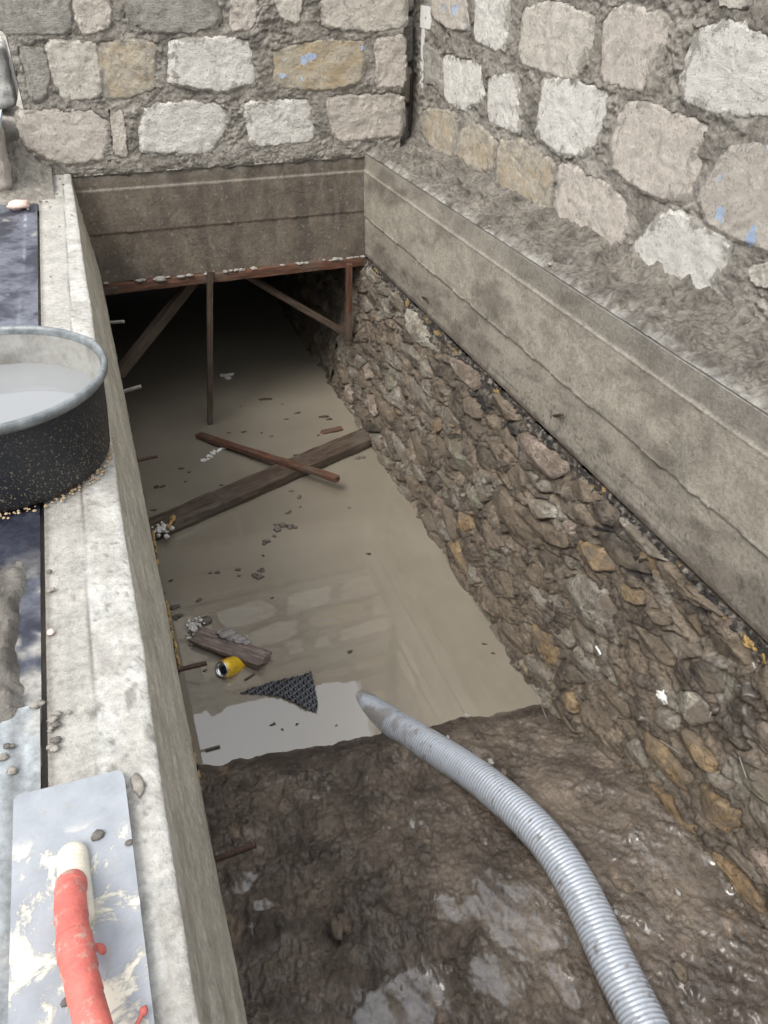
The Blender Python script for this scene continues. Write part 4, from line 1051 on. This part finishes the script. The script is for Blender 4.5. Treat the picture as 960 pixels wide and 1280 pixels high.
# board lying across the water, a stick over it
A0, B0 = onz(194, 662, WZ+0.022), onz(456, 546, WZ+0.030)
zoff = np.array([0, 0, 0.0])
plank('floating_board', A0+np.array([-0.05, -0.01, 0])+zoff, B0+np.array([0.02, 0.0, 0]), 0.125, 0.046, M['wood_brown'], 'long wide muddy board lying across the flooded pit from wall to wall', 'board', seed=12, rg=0.005, crack=0.30)
plank('timber_stick', onz(247, 544, WZ+0.012), onz(423, 599, WZ+0.085), 0.042, 0.024, M['wood_red'], 'narrow rust-coloured stick laid over the wide muddy board', 'stick', seed=14, rg=0.004, broken=0.01, taper=0.85)
plank('timber_offcut', onz(401, 541, WZ+0.006), onz(428, 535, WZ+0.008), 0.03, 0.014, M['wood_red'], 'small rust-coloured wood scrap floating near the right stone wall', 'wood scrap', seed=15, rg=0.004, broken=0.01)
plank('broken_board', onz(243, 793, WZ+0.014), onz(332, 826, WZ+0.020), 0.085, 0.024, M['wood_ply'], 'short broken violet-grey board floating beside the yellow can', 'board', seed=16, rg=0.006, broken=0.016)
mb = MB()
for i, (a, b, r) in enumerate(((283, 793, .022), (292, 797, .020), (300, 800, .020), (276, 790, .014), (308, 803, .013), (287, 789, .014))):
    p = onz(a, b, WZ+0.032); blob(mb, p, r, 30+i, (1.4, .9, .35), 10)
tag(mb.build('sludge_lump', M['foam_white'] if False else simple('grey foamy sludge', (0.27, 0.25, 0.235), 0.45, 0.35, 60, (80, 0.8, 0.006)), loc=tuple(onz(292, 797, WZ+0.03))), 'greyish foamy sludge lying on the short broken board', 'sludge')
mb = MB()
for i in range(60):
    a, b = rnd.gauss(242, 5.5), rnd.gauss(783, 6); p = onz(a, b, WZ+rnd.uniform(0.0, 0.022)); blob(mb, p, rnd.uniform(.004, .0085), 60+i, (1, 1, .8), 7, 0.3)
tag(mb.build('foam_clump', M['foam_white'], loc=tuple(onz(242, 783, WZ))), 'clump of crumbled white polystyrene beads at the left end of the broken board', 'foam clump')
mb = MB(); blob(mb, onz(257, 776, WZ+.004), .024, 91, (1, 1, .5), 12, .2)
tag(mb.build('foam_lump', M['scum'], loc=tuple(onz(257, 776, WZ))), 'smooth grey foam lump floating behind the white polystyrene beads', 'foam lump')
mb = MB()
for i in range(34):
    a, b = rnd.gauss(203, 5.5), rnd.gauss(660, 4); p = onz(a, b, WZ+rnd.uniform(0.035, 0.06)); blob(mb, p, rnd.uniform(.006, .014), 160+i, (1, 1, .8), 7, 0.35)
tag(mb.build('foam_clump', M['foam_white'], loc=tuple(onz(203, 660, WZ+.04))), 'clump of white foam crumbs on the left end of the long muddy board', 'foam clump')
mb = MB()
for i in range(7): blob(mb, onz(210+i*1.1, 661-i*2.4, WZ+.062), rnd.uniform(.008, .015), 260+i, (1, 1, .8), 8, 0.35)
tag(mb.build('foam_scrap', M['foam_ochre'], loc=tuple(onz(213, 656, WZ+.05))), 'upright yellowish foam scrap next to the white crumbs on the long board', 'foam scrap')
mb = MB()
for i in range(24):
    t = i/23; p = onz(253+27*t+rnd.uniform(-2, 2), 576-17*t+rnd.uniform(-2, 2), WZ+.004); blob(mb, p, rnd.uniform(.007, .013), 300+i, (1, 1, .6), 7, 0.35)
tag(mb.build('foam_scrap', M['foam_white'], loc=tuple(onz(266, 567, WZ))), 'knobbly strip of white foam floating below the foot of the upright prop', 'foam scrap')
mb = MB()
for i, (a, b) in enumerate(((279, 469), (283, 470), (288, 468), (285, 472))): blob(mb, onz(a, b, WZ+.005), .018, 330+i, (1.3, 1, .5), 8, 0.4)
tag(mb.build('foam_scrap', M['foam_white'], loc=tuple(onz(283, 470, WZ))), 'pale foam scrap floating far back in the dark chamber', 'foam scrap')

# ---- yellow drinks can floating on its side
ca = onz(277, 837, WZ+0.030); cb2 = onz(304, 834, WZ+0.000)
ax = Vector(cb2-ca).normalized(); ax = Vector((0.72, 0.46, -0.46)).normalized()
e2 = ax.cross(Vector((0, 0, 1))).normalized(); e3 = e2.cross(ax)
cr0 = thing('drinks_can', 'open yellow drinks can floating on its side with its silver end showing', 'can', tuple(ca))
def lathe(prof, n=32):
    th = np.linspace(0, 2*np.pi, n, endpoint=False); V = []
    for (s_, r) in prof:
        V.append(np.array(ca)+np.outer(np.ones(n), np.array(ax)*s_)+r*(np.outer(np.cos(th), np.array(e2))+np.outer(np.sin(th), np.array(e3))))
    k_ = len(prof); f = [(i*n+j, (i+1)*n+j, (i+1)*n+(j+1) % n, i*n+(j+1) % n) for i in range(k_-1) for j in range(n)]
    return np.concatenate(V), f
kc = NT('yellow lacquered can'); kc.co = kc.tc.outputs['Object']
cc_ = kc.mix(kc.ramp(kc.noise(26, 2, 0.4), [(0.63, 0.0), (0.66, 1.0)]), (0.78, 0.50, 0.03), (0.55, 0.12, 0.03))
cc_ = kc.mix(kc.ramp(kc.noise(60, 5, 0.6), [(0.60, 0.0), (0.68, 0.8)]), cc_, (0.25, 0.20, 0.13))
M['can'] = kc.out(cc_, 0.3, None, 0.6, 0.25)
V, f = lathe([(0.004, 0.0285), (0.012, 0.0340), (0.03, 0.0350), (0.075, 0.0350), (0.105, 0.0345), (0.115, 0.029), (0.117, 0.001)]); MB().add(V, f).build('can_body', M['can'], cr0)
V, f = lathe([(0.010, 0.001), (0.010, 0.018), (0.008, 0.0225), (0.002, 0.0245), (-0.003, 0.0262), (-0.002, 0.0285), (0.004, 0.0288)]); MB().add(V, f).build('can_end', M['alu'], cr0)
V, f = lathe([(0.0075, 0.001), (0.0075, 0.0130), (0.0095, 0.0135)], 20); V = V+np.array(e3)*-0.004; MB().add(V, f).build('opening', M['black_plastic'], cr0)

# ---- dimpled black membrane scrap
poly = [onz(a, b, WZ)[:2] for a, b in ((296, 868), (318, 860), (346, 853), (378, 849), (390, 846), (394, 862), (398, 880), (396, 892), (382, 888), (368, 880), (350, 872), (322, 869))]
poly = np.array(poly); lo, hi = poly.min(0), poly.max(0)
U, V_ = np.meshgrid(np.arange(lo[0], hi[0], .0022), np.arange(lo[1], hi[1], .0022), indexing='ij')
pt = 0.021; a_ = 0.35; ca_, sa_ = math.cos(a_), math.sin(a_)
A1, B1 = (U*ca_+V_*sa_)/pt, (-U*sa_+V_*ca_)/pt
dd = np.hypot(A1-np.floor(A1)-.5, B1-np.floor(B1)-.5)*pt
hz = 0.0055*sst(0.0085, 0.0045, dd)
tt = (U-lo[0])/(hi[0]-lo[0])
Zm = WZ+0.002+0.028*tt*tt*sst(lo[1]-0.02, hi[1], V_)+hz+0.003*fbm(U*14, V_*14, oct=2, seed=2)
tag(gridobj('dimpled_membrane', np.stack([U, V_, Zm], -1), M['black_plastic'], loc=tuple(onz(360, 865, WZ)), mask=sdf(poly, U, V_) < 0), 'triangular scrap of black dimpled plastic membrane half floating beside the bright reflection', 'plastic scrap')

# ---- rebar stubs sticking out under the left beam
def rod(name, a, b, r, mat, label, cat, ribs=True, group=None):
    L = np.linalg.norm(np.array(b)-np.array(a)); n = max(8, int(L/0.0028))
    P = np.linspace(a, b, n); rr = r*(1+0.14*(np.arange(n) % 3 == 0)) if ribs else np.full(n, r)
    V, f = tube(P, rr, 10); return tag(MB().add(V, f).build(name, mat, loc=tuple(a)), label, cat, group)
for (a, b, z0, z1, mt, lab) in (((126, 404), (155, 402), -.52, -.50, 'rebar_pale', 'pale cement-coated rebar stub nearest the lintel on the left side'),
                              ((146, 492), (176, 483), -.52, -.49, 'rebar_pale', 'pale cement-coated rebar stub beside the bucket end of the left beam'),
                              ((166, 577), (197, 570), -.54, -.53, 'rust', 'dark rebar stub poking over the water between the pale stubs and the long board'),
                              ((220, 838), (258, 829), -.56, -.55, 'rust', 'rusty rebar stub poking out of the left wall next to the yellow can'),
                              ((262, 1077), (319, 1056), -.53, -.50, 'rust', 'thick ribbed rebar stub over the mud, the one nearest the trowel')):
    rod('rebar_stub', onz(a[0], a[1], z0), onz(b[0], b[1], z1), 0.0055 if mt == 'rust' else 0.0065, M[mt], lab, 'rebar')
rod('nail', onx(691, 519.5, RX+.004), onx(703, 518.5, RX-.022), 0.0042, M['rust'], 'rusty wire end sticking out of the middle of the long right beam', 'nail', False)
rod('nail', onx(527, 371, RX+.004), onx(533, 373, RX-.02), 0.004, M['rust'], 'small dark wire end in the far part of the long right beam', 'nail', False)
# yellow mounting foam along the foot of the left beam and of the right one
def foamrun(pxs, zz, label, seed, r=0.010, x=None):
    mb = MB(); q = []
    for (a, b), z_ in zip(pxs, zz): q.append(onz(a, b, z_) if x is None else onx(a, b, x))
    P = spline(q, max(8, 6*len(q)))
    for i, p in enumerate(P): blob(mb, p+np.array([rnd.uniform(-.004, .001), 0, rnd.uniform(-.01, .004)]), r*rnd.uniform(.25, .85), seed+i, (.7, 2.0, 1), 9, .6)
    return tag(mb.build('mounting_foam', M['foam_ochre'], loc=tuple(P[0])), label, 'mounting foam')
FB = ['far small foam bead in the right seam, high above the muddy board', 'round foam bead in the right seam under the rusty wire end', 'second foam bead just below the round one in the right seam', 'foam bead alone between the black patch and the lowest foam beads', 'uppermost of the three large foam lumps at the near end of the right seam', 'middle one of the three large foam lumps in the right seam', 'lowest of the three large foam lumps in the right seam']
TRW = ['largest dark crumb on the trowel, above the handle mount', 'small dark crumb near the right edge of the trowel blade', 'dark crumb left of the red handle on the trowel blade']
foamrun([(191, 663), (196, 690), (197, 705)], [-.50]*3, 'short run of yellow foam under the left beam, at the end of the long board', 400, .008)
foamrun([(209, 752), (215, 790), (221, 812), (225, 832)], [-.50]*4, 'bright yellow foam run under the left beam, level with the can', 430, .008)
foamrun([(238, 925), (247, 965), (252, 1000)], [-.50]*3, 'yellow foam run under the left beam, between the can and the thick rebar stub', 460, .009)
foamrun([(262, 1085), (272, 1130), (286, 1185), (297, 1240), (304, 1290)], [-.50]*5, 'long straw-coloured foam lip under the near end of the left beam', 490, .011)
for i, (a, b, r) in enumerate(((548, 418, .012), (752, 612, .013), (762, 632, .010), (872, 742, .011), (912, 782, .018), (938, 806, .018), (958, 826, .018))):
    mb = MB(); P = onx(a, b, RX-.012)
    for k_ in range(6): blob(mb, P+np.array([0, rnd.uniform(-.022, .022), rnd.uniform(-.010, .010)]), r*rnd.uniform(.35, .7), 520+7*i+k_, (.6, 1.5, .8), 9, .7)
    tag(mb.build('mounting_foam', M['foam_ochre'], loc=tuple(P)), FB[i], 'mounting foam', 'yellow foam beads along the right seam')

# white plastic scrap and pale splinters on the rubble wall
def on_rub(a, b, off=0.03):
    x = 1.2
    for _ in range(12): P = onx(a, b, x); x = rub_x(P[2])-off
    return P
mb = MB(); blob(mb, on_rub(827, 871, .045), .019, 604, (.35, 1, .7), 20, .75, 2.2)
tag(mb.build('white_scrap', M['white_bit'], loc=tuple(on_rub(826, 871, .045))), 'crumpled white scrap caught on the rubble wall', 'scrap')
for i, (a, b, c_, d_, r) in enumerate(((745, 808, 751, 818, .0036), (889, 890, 886, 898, .002), (941, 828, 944, 836, .003), (820, 889, 850, 897, .0009), (825, 925, 850, 942, .0012), (924, 946, 933, 972, .0012), (667, 855, 683, 898, .0008))):
    rod('splinter', on_rub(a, b, .05), on_rub(c_, d_, .05), r, M['foam_white'] if r > .0035 else M['clod_pale'], 'thin pale splinter stuck on the rubble wall', 'splinter', False, 'pale splinters on the rubble wall')

# dark litter and scum lumps floating on the water
def flake(name, u_, v_, r, mt, label, grp, sq=(1.4, .8, .25), seed=0, z=WZ+.002):
    mb = MB(); p = onz(u_, v_, z)
    for k_ in range(3): blob(mb, p+np.array([rnd.uniform(-r, r), rnd.uniform(-r, r)*.7, 0]), r*rnd.uniform(.5, .9), seed+k_, sq, 7, .5)
    tag(mb.build(name, M[mt], loc=tuple(p)), label, 'debris', grp)
fl = [(332, 499, .018), (406, 521, .018), (412, 524, .014), (372, 516, .012), (398, 604-60, .008), (305, 540, .009), (286, 541, .008), (340, 545, .006), (237, 590, .007), (199, 609, .016), (204, 607, .008),
      (226, 585, .009), (358, 524, .008), (395, 567, .007), (369, 588-20, .007), (461, 692, .008), (437, 635, .005), (192, 638, .008), (602-370, 602, .006), (315, 574, .004), (300, 508, .006), (555-180, 694-60, .006), (353, 505, .006), (327, 541, .006),
      (606, 805, .006), (617, 816-0, .006), (437, 815, .007), (205, 742, .006), (262, 716, .005), (340, 757-10, .005), (341, 905, .006), (352, 912, .004), (372, 905, .005), (330, 700-6, .006), (420, 907, .003), (214, 725, .007)]
for i, (a, b, r) in enumerate(fl): flake('leaf_litter', a, b, r, 'leaf', 'small dark scrap of leaf litter floating on the brown water', 'dark scraps of litter on the water', seed=700+3*i)
sc_ = [(322, 720, .020), (358, 657, .018), (349, 661, .020), (366, 659, .012), (332, 678, .018), (361, 640, .012), (373, 622, .014), (364, 614, .008), (372, 588, .012), (299, 712, .010), (325, 714, .014), (346, 656, .010), (342, 670, .010), (298, 719, .008),
       (250, 750, .013), (218, 762, .018), (221, 772, .014), (451, 572, .016), (377, 589, .008), (272, 708+8, .008), (256, 838, .006), (278, 606, .008)]
for i, (a, b, r) in enumerate(sc_): flake('scum_lump', a, b, r, 'scum', 'small grey scum lump floating on the brown water', 'grey scum lumps on the water', (1.2, .8, .7), seed=900+3*i)
rod('floating_twig', onz(257, 938, WZ+.003), onz(275, 933, WZ+.003), .005, M['leaf'], 'short twig floating in the bright sky reflection', 'twig', False)
rod('floating_twig', onz(306, 850, WZ+.003), onz(318, 842, WZ+.003), .004, M['leaf'], 'short twig floating just right of the yellow can', 'twig', False)

# ---- round tub of water on the left beam
bc = np.array([-0.238, 1.385]); bu = thing('rubber_tub', 'black speckled round tub with grey rim, standing on the left beam', 'tub', (bc[0], bc[1], 0.004))
def rev(prof, n=96, wob=0.0, seed=0):
    th = np.linspace(0, 2*np.pi, n, endpoint=False); V = []
    for (r, z_) in prof:
        rr = r*(1+wob*fbm(np.cos(th)*1.2+z_*4, np.sin(th)*1.2, oct=3, seed=seed))
        V.append(np.stack([bc[0]+rr*np.cos(th), bc[1]+rr*np.sin(th), np.full(n, z_)], -1))
    k_ = len(prof); f = [(i*n+j, i*n+(j+1) % n, (i+1)*n+(j+1) % n, (i+1)*n+j) for i in range(k_-1) for j in range(n)]
    return np.concatenate(V), f
kb = NT('black rubber with sand specks')
sp = kb.ramp(kb.noise(240, 3, 0.6), [(0.585, 0.0), (0.64, 1.0)])
zz_ = kb.n('ShaderNodeSeparateXYZ'); kb.l(kb.co, zz_.inputs[0])
sp = kb.math('MULTIPLY', sp, kb.ramp(kb.math('ADD', kb.noise(9, 4, 0.6), kb.math('MULTIPLY', zz_.outputs[2], -2.2)), [(0.12, 0.10), (0.5, 0.9)]))
M['rubber'] = kb.out(kb.mix(sp, (0.016, 0.018, 0.022), (0.27, 0.225, 0.155)), 0.5, kb.bump(kb.noise(160, 4, 0.7), 0.4, 0.003), 0.4)
kr = NT('worn grey tub rim')
M['rim'] = kr.out(kr.mix(kr.ramp(kr.noise(25, 7, 0.7), [(0.4, 0.0), (0.65, 1.0)]), (0.10, 0.112, 0.115), (0.21, 0.225, 0.23)), 0.32, kr.bump(kr.noise(90, 6, 0.7), 0.4, 0.003), 0.5)
ki = NT('cement stained tub lining')
M['lining'] = ki.out(ki.mix(ki.ramp(ki.noise(14, 7, 0.7), [(0.4, 0.0), (0.6, 1.0)]), (0.29, 0.285, 0.265), (0.17, 0.163, 0.145)), 0.6, kr and ki.bump(ki.noise(60, 6, 0.7), 0.4, 0.003), 0.4)
V, f = rev([(0.03, 0.004), (0.165, 0.004), (0.180, 0.010), (0.1835, 0.022), (0.191, 0.085), (0.1975, 0.165)], wob=0.01); MB().add(V, f).build('tub_wall', M['rubber'], bu)
an = np.linspace(-2.2, 2.2+0.3, 12)
V, f = rev([(0.1975, 0.163), (0.204, 0.166), (0.2095, 0.172), (0.2110, 0.178), (0.2095, 0.184), (0.2055, 0.187), (0.2015, 0.1855), (0.1990, 0.180), (0.1975, 0.172)], wob=0.008, seed=2); MB().add(V, f).build('rim', M['rim'], bu)
V, f = rev([(0.1970, 0.172), (0.1925, 0.150), (0.184, 0.10), (0.178, 0.03), (0.02, 0.02)], wob=0.008, seed=2); MB().add(V, f).build('lining', M['lining'], bu)
V, f = rev([(0.1880, 0.115), (0.15, 0.115), (0.10, 0.115), (0.05, 0.115), (0.001, 0.115)])
kw = NT('cloudy tub water'); kw.b.inputs['IOR'].default_value = 1.6
M['tub_water'] = kw.out((0.22, 0.225, 0.225), 0.02, kw.bump(kw.noise(6, 2, 0.4), 0.03, 0.01), 0.6)
MB().add(V, f).build('cloudy_water', M['tub_water'], bu)
mb = MB()
for i in range(150):
    t = -2.4+rnd.random()*2.6; r = 0.181+rnd.gauss(0.004, .006)
    blob(mb, (bc[0]+r*math.cos(t), bc[1]+r*math.sin(t), 0.006), rnd.uniform(.0010, .0032), 1500+i, (1.3, 1.3, .6), 6, .4)
tag(mb.build('sand', M['foam_ochre'] if False else simple('damp ochre sand', (0.38, 0.28, 0.17), 0.85, 0.3, 90), loc=(bc[0], bc[1]-.18, 0.004)), 'ring of damp ochre sand round the foot of the black tub', 'sand', kind='stuff')

# ---- navy membrane strip, boards and mortar to the left of the beam
U, V_ = np.meshgrid(np.arange(-0.75, -0.184, .008), np.arange(0.66, 3.33, .008), indexing='ij')
n1 = fbm(U*8, V_*8, oct=5, seed=160); n2 = fbm(U*40, V_*40, oct=4, seed=161)
zt = -0.004+0.002*n1+0.0012*n2+0.001*np.exp(-((U+0.232-0.004*np.sin(V_*5))/.003)**2)
c = mixc((0.020, 0.022, 0.034), (0.100, 0.106, 0.128), sst(-0.35, 0.25, n1+0.25*n2)*sst(1.12, 1.5, V_)+0.55*sst(-0.1, 0.3, n1)*sst(1.2, 1.0, V_))
c = mixc(c, (0.22, 0.205, 0.175), 0.85*sst(0.38, 0.5, fbm(U*13, V_*6, oct=4, seed=162))*sst(1.8, 2.2, V_))
c = mixc(c, (0.25, 0.24, 0.215), 0.85*sst(-0.15, 0.15, fbm(U*22, V_*22, oct=5, seed=164))*sst(1.15, 0.9, V_))
c = mixc(c, (0.32, 0.35, 0.40), 0.7*np.exp(-((U+0.232-0.004*np.sin(V_*5))/.0016)**2)*sst(-0.5, 0.1, fbm(U*3, V_*9, oct=3, seed=9)))
c = mixc(c, (0.015, 0.015, 0.02), 0.8*sst(0.45, 0.52, fbm(U*30, V_*18, oct=3, seed=163)))
tag(gridobj('bitumen_membrane', np.stack([U, V_, zt], -1), tinted('navy bitumen membrane', 80, 0.3, (0.3, 0.6), ((200, 0.5, 0.002), (40, 0.3, 0.004))), c, loc=(-.4, 2, 0), flip=True), 'dusty navy blue membrane strip lying along the outer side of the left beam', 'membrane')
U, V_ = np.meshgrid(np.arange(-0.75, -0.184, .008), np.arange(-0.3, 0.76, .008), indexing='ij')
n1 = fbm(U*50, V_*4, oct=5, seed=170); n2 = fbm(U*14, V_*10, oct=4, seed=171)
c = mixc((0.25, 0.27, 0.28), (0.13, 0.135, 0.135), sst(-0.4, 0.4, n1))
c = mixc(c, (0.33, 0.32, 0.29), 0.6*sst(0.1, 0.5, n2)); c = mixc(c, (0.07, 0.07, 0.07), 0.9*np.exp(-((U+0.218)/.003)**2))
tag(gridobj('grey_board', np.stack([U, V_, 0.0025+0.0015*n1-0.004*np.exp(-((U+0.218)/.003)**2)+0*U], -1), tinted('weathered grey board', 90, .25, (.45, .75), ((150, .5, .002),)), c, loc=(-.4, .3, 0), flip=True), 'weathered grey-blue board beside the left beam, under the trowel', 'board')
U, V_ = np.meshgrid(np.arange(-0.75, -0.19, .005), np.arange(0.70, 1.22, .005), indexing='ij')
n1 = fbm(U*12, V_*12, oct=5, seed=180); w1, _, wi = worley(U*38, V_*38, 21)
e = sst(-0.205, -0.232, U+0.022*n1)*sst(1.10, 1.02, V_+0.05*n1)*sst(0.70, 0.76, V_)
c = mixc((0.26, 0.24, 0.21), (0.15, 0.135, 0.115), sst(-0.3, 0.4, n1))
tag(gridobj('mortar_heap', np.stack([U, V_, -0.012+e*(0.022+0.016*n1+0.016*(.5-w1))], -1), M['mortar'], c, loc=(-.4, .9, 0), flip=True, mask=e > 0.02), 'smeared mortar heap on the navy membrane in front of the tub', 'mortar')

# crumbs and pebbles on the left beam
cru = [(64, 233, .012), (70, 242, .010), (56, 246, .012), (50, 252, .010), (40, 255, .012), (35, 262, .010), (58, 252, .009), (63, 258, .008), (75, 232-8, .010), (52, 240, .010), (48, 246, .008), (61, 236, .008), (45, 238, .012), (38, 246, .014), (30, 252, .012), (79, 231, .012), (77, 247, .006), (90, 269, .010), (62, 260, .006),
       (57, 295, .007), (64, 346, .008), (74, 283, .006), (84, 261, .005), (98, 305, .003), (62, 716, .009), (64, 738, .009), (66, 897, .018), (68, 905, .012), (64, 912, .008), (66, 935, .014), (70, 928, .012), (87, 891, .006), (49, 880, .014), (12, 935, .012), (5, 945, .012), (17, 964, .015)]
for i, (a, b, r) in enumerate(cru):
    p = onz(a, b, .004); mb = MB(); r *= .45
    for k_ in range(2): blob(mb, p+np.array([rnd.uniform(-r, r)*.7, rnd.uniform(-r, r)*.7, r*.3]), r*rnd.uniform(.6, 1), 1700+3*i+k_, (1.2, 1, .55), 8, .45)
    tag(mb.build('mortar_crumb', M['clod' if i % 3 else 'clod_dark'], loc=tuple(p)), 'small grey mortar crumb lying on the left beam or beside it', 'mortar crumb', 'mortar crumbs along the left beam')
mb = MB(); p = onz(23, 256, .012); blob(mb, p, .032, 1900, (1.2, .9, .5), 12, .35)
tag(mb.build('stone_chip', M['chip_pink'], loc=tuple(p)), 'pale pinkish stone chip lying near the far left corner', 'stone chip')
mb = MB(); p = onz(64, 790, .004); blob(mb, p, .006, 1901, (1, 1, .6), 8, .35)
tag(mb.build('stone_chip', M['chip_pink'], loc=tuple(p)), 'tiny orange-pink chip on the outer edge of the left beam', 'stone chip')
mb = MB(); p = onz(172, 981, .004); blob(mb, p, .010, 1902, (.7, 1.5, .3), 12, .5)
tag(mb.build('mortar_crumb', M['clod'], loc=tuple(p)), 'larger flattened mortar lump beside the top corner of the trowel blade', 'mortar crumb')
# crumbs on the ledge, fragments near the mud shore
for i, (a, b, r) in enumerate(((688, 330, .008), (612, 283, .007), (733, 356, .007))):
    p = onz(a, b, .018); mb = MB(); blob(mb, p, r, 1950+i, (1.2, 1, .6), 9, .4)
    tag(mb.build('mortar_crumb', M['clod_pale'], loc=tuple(p)), 'small pale crumb on the lumpy mortar ledge', 'mortar crumb', 'pale crumbs on the mortar ledge')
for i, (a, b, r, mt) in enumerate(((614, 952, .010, 'clod_pale'), (583, 893, .007, 'clod_pale'), (560, 921, .006, 'clod_pale'), (630, 965, .010, 'r_brown'), (598, 920, .012, 'r_dark'), (505, 942, .018, 'r_brown'), (420, 1160, .022, 'r_brown'), (432, 1150, .022, 'r_brown'), (848, 1115, .008, 'clod_pale'), (770, 1140, .008, 'clod_pale'), (672, 1130, .006, 'r_pale'), (690, 1132, .006, 'r_pale'), (850, 1215, .018, 'r_brown'), (350, 1150, .015, 'r_dark'), (515, 1030, .010, 'clod_pale'))):
    p = onz(a, b, -1.16); p = np.array([p[0], p[1], floor_z(p[0], p[1])]); d_ = (p-CAMP); p = onz(a, b, p[2]+.004)
    mb = MB(); blob(mb, p, r, 2000+i, (.8, 1.3, .5), 10, .5)
    tag(mb.build('mud_pebble', M[mt], loc=tuple(p)), 'small stone fragment stuck in the wet mud floor', 'pebble', 'stone fragments in the mud')
# bright plaster crumbs in the slot (dark strands by the blocks on the right)
mb = MB()
for i in range(26):
    p = onz(rnd.gauss(937, 7), rnd.gauss(388, 9), .03); q = p+np.array([rnd.uniform(-.02, .02), rnd.uniform(-.02, .02), rnd.uniform(.01, .045)])
    V, f = tube(spline([p, (p+q)/2+np.array([.006, 0, 0]), q], 5), .0014, 4); mb.add(V, f)
tag(mb.build('root_tuft', M['leaf'], loc=tuple(onz(937, 388, .03))), 'dark tuft of dead roots in the mortar at the foot of the right block wall', 'roots')

# ---- plastering float with red taped handle
fl_ = thing('plastering_trowel', 'rectangular steel plastering trowel with red taped handle, lying on the left beam', 'trowel', (-0.155, 0.40, 0.008))
cs_ = np.array([onz(a, b, .014)[:2] for a, b in ((17, 1000), (22, 994), (147, 963), (153, 966), (156, 974), (194, 1285))])
cs_ = list(cs_)+[np.array([-0.088, 0.20]), np.array([-0.216, 0.20])]
cs_ = np.array(cs_)
lo, hi = cs_.min(0), cs_.max(0); mb = MB(); n = len(cs_)
mb.add(np.r_[np.c_[cs_, np.full(n, .0125)], np.c_[cs_, np.full(n, .0145)]], [tuple(range(n)), tuple(range(n, 2*n))[::-1]]+[(i, i+n, (i+1) % n+n, (i+1) % n) for i in range(n)])
kt = NT('scratched steel with dried plaster')
a_ = kt.ramp(kt.noise(17, 9, 0.68, dist=.5), [(0.50, 0.0), (0.56, 1.0)])
yy = kt.n('ShaderNodeSeparateXYZ'); kt.l(kt.co, yy.inputs[0])
a_ = kt.math('MULTIPLY', a_, kt.ramp(kt.math('ADD', kt.math('MULTIPLY', yy.outputs[1], -4.0), 0.62), [(0.0, 0.0), (0.12, 1.0)]))
cst = kt.ramp(kt.noise(20, 7, 0.65), [(0.3, (0.20, 0.215, 0.235)), (0.7, (0.31, 0.325, 0.345))])
cst = kt.mix(a_, cst, (0.60, 0.565, 0.46)); cst = kt.mix(kt.ramp(kt.noise(55, 6, 0.7), [(0.60, 0.0), (0.66, 0.7)]), cst, (0.25, 0.24, 0.21))
M['blade'] = kt.out(cst, 0.5, kt.bump(a_, 0.5, 0.002), 0.5, 0.0)
mb.build('blade', M['blade'], fl_, smooth=False)
# plaster-coated mounting under the handle
def pill(u0, v0, u1, v1, z_, wd): a, b = onz(u0, v0, z_), onz(u1, v1, z_); return a, b
mb = MB(); P0, P1 = onz(90, 1070, .020), onz(100, 1150, .020)
for i in range(14):
    t = i/13; blob(mb, P0+(P1-P0)*t+np.array([0, 0, -.002+.010*t]), .0165, 2100, (1, 1, .75), 14, .06)
mb.build('handle_mount', simple('cream dried plaster', (0.56, 0.525, 0.43), .7, .12, 40, (90, .5, .003)), fl_)
hp = [onz(90, 1098, .026), onz(88, 1125, .046), onz(92, 1170, .054), onz(100, 1215, .056), onz(112, 1265, .056), onz(128, 1330, .056), onz(150, 1420, .054)]
P = spline(hp, 220); t = np.linspace(0, 1, 220)
r = 0.0152*np.sqrt(np.clip(1-(1-t/0.05).clip(0, 1)**2, 0.02, 1))*(1+0.06*((t*6.5+0.35) % 1.0)-0.03)
r[(t > .33) & (t < .47)] *= 1.08
V, f = tube(P, r, 24); MB().add(V, f).build('handle', M['red_tape'], fl_)
V, f = tube(spline([onz(110, 1178, .035), onz(124, 1184, .030), onz(131, 1192, .024)], 12), np.array([.002, .003, .003, .002, .002, .003, .004, .0045, .0045, .004, .003, .002]), 8)
MB().add(V, f).build('tape_tail', M['red_tape'], fl_)
V, f = tube(spline([onz(166, 1290, .018), onz(174, 1275, .020), onz(179, 1264, .022)], 10), .0022, 6)
mb = MB().add(V, f); blob(mb, onz(179, 1264, .022), .0045, 5, (1, 1, .7), 7)
mb.build('tape_end', M['red_tape'], fl_)
for i, (a, b, r_) in enumerate(((122, 1044, .0058), (161, 1053, .0038), (82, 1253, .004))):
    mb = MB(); p = onz(a, b, .017); blob(mb, p, r_, 2200+i, (1.3, 1, .6), 8, .3)
    tag(mb.build('mortar_crumb', M['clod_dark'], loc=tuple(p)), TRW[i], 'mortar crumb', 'dark crumbs on the trowel')
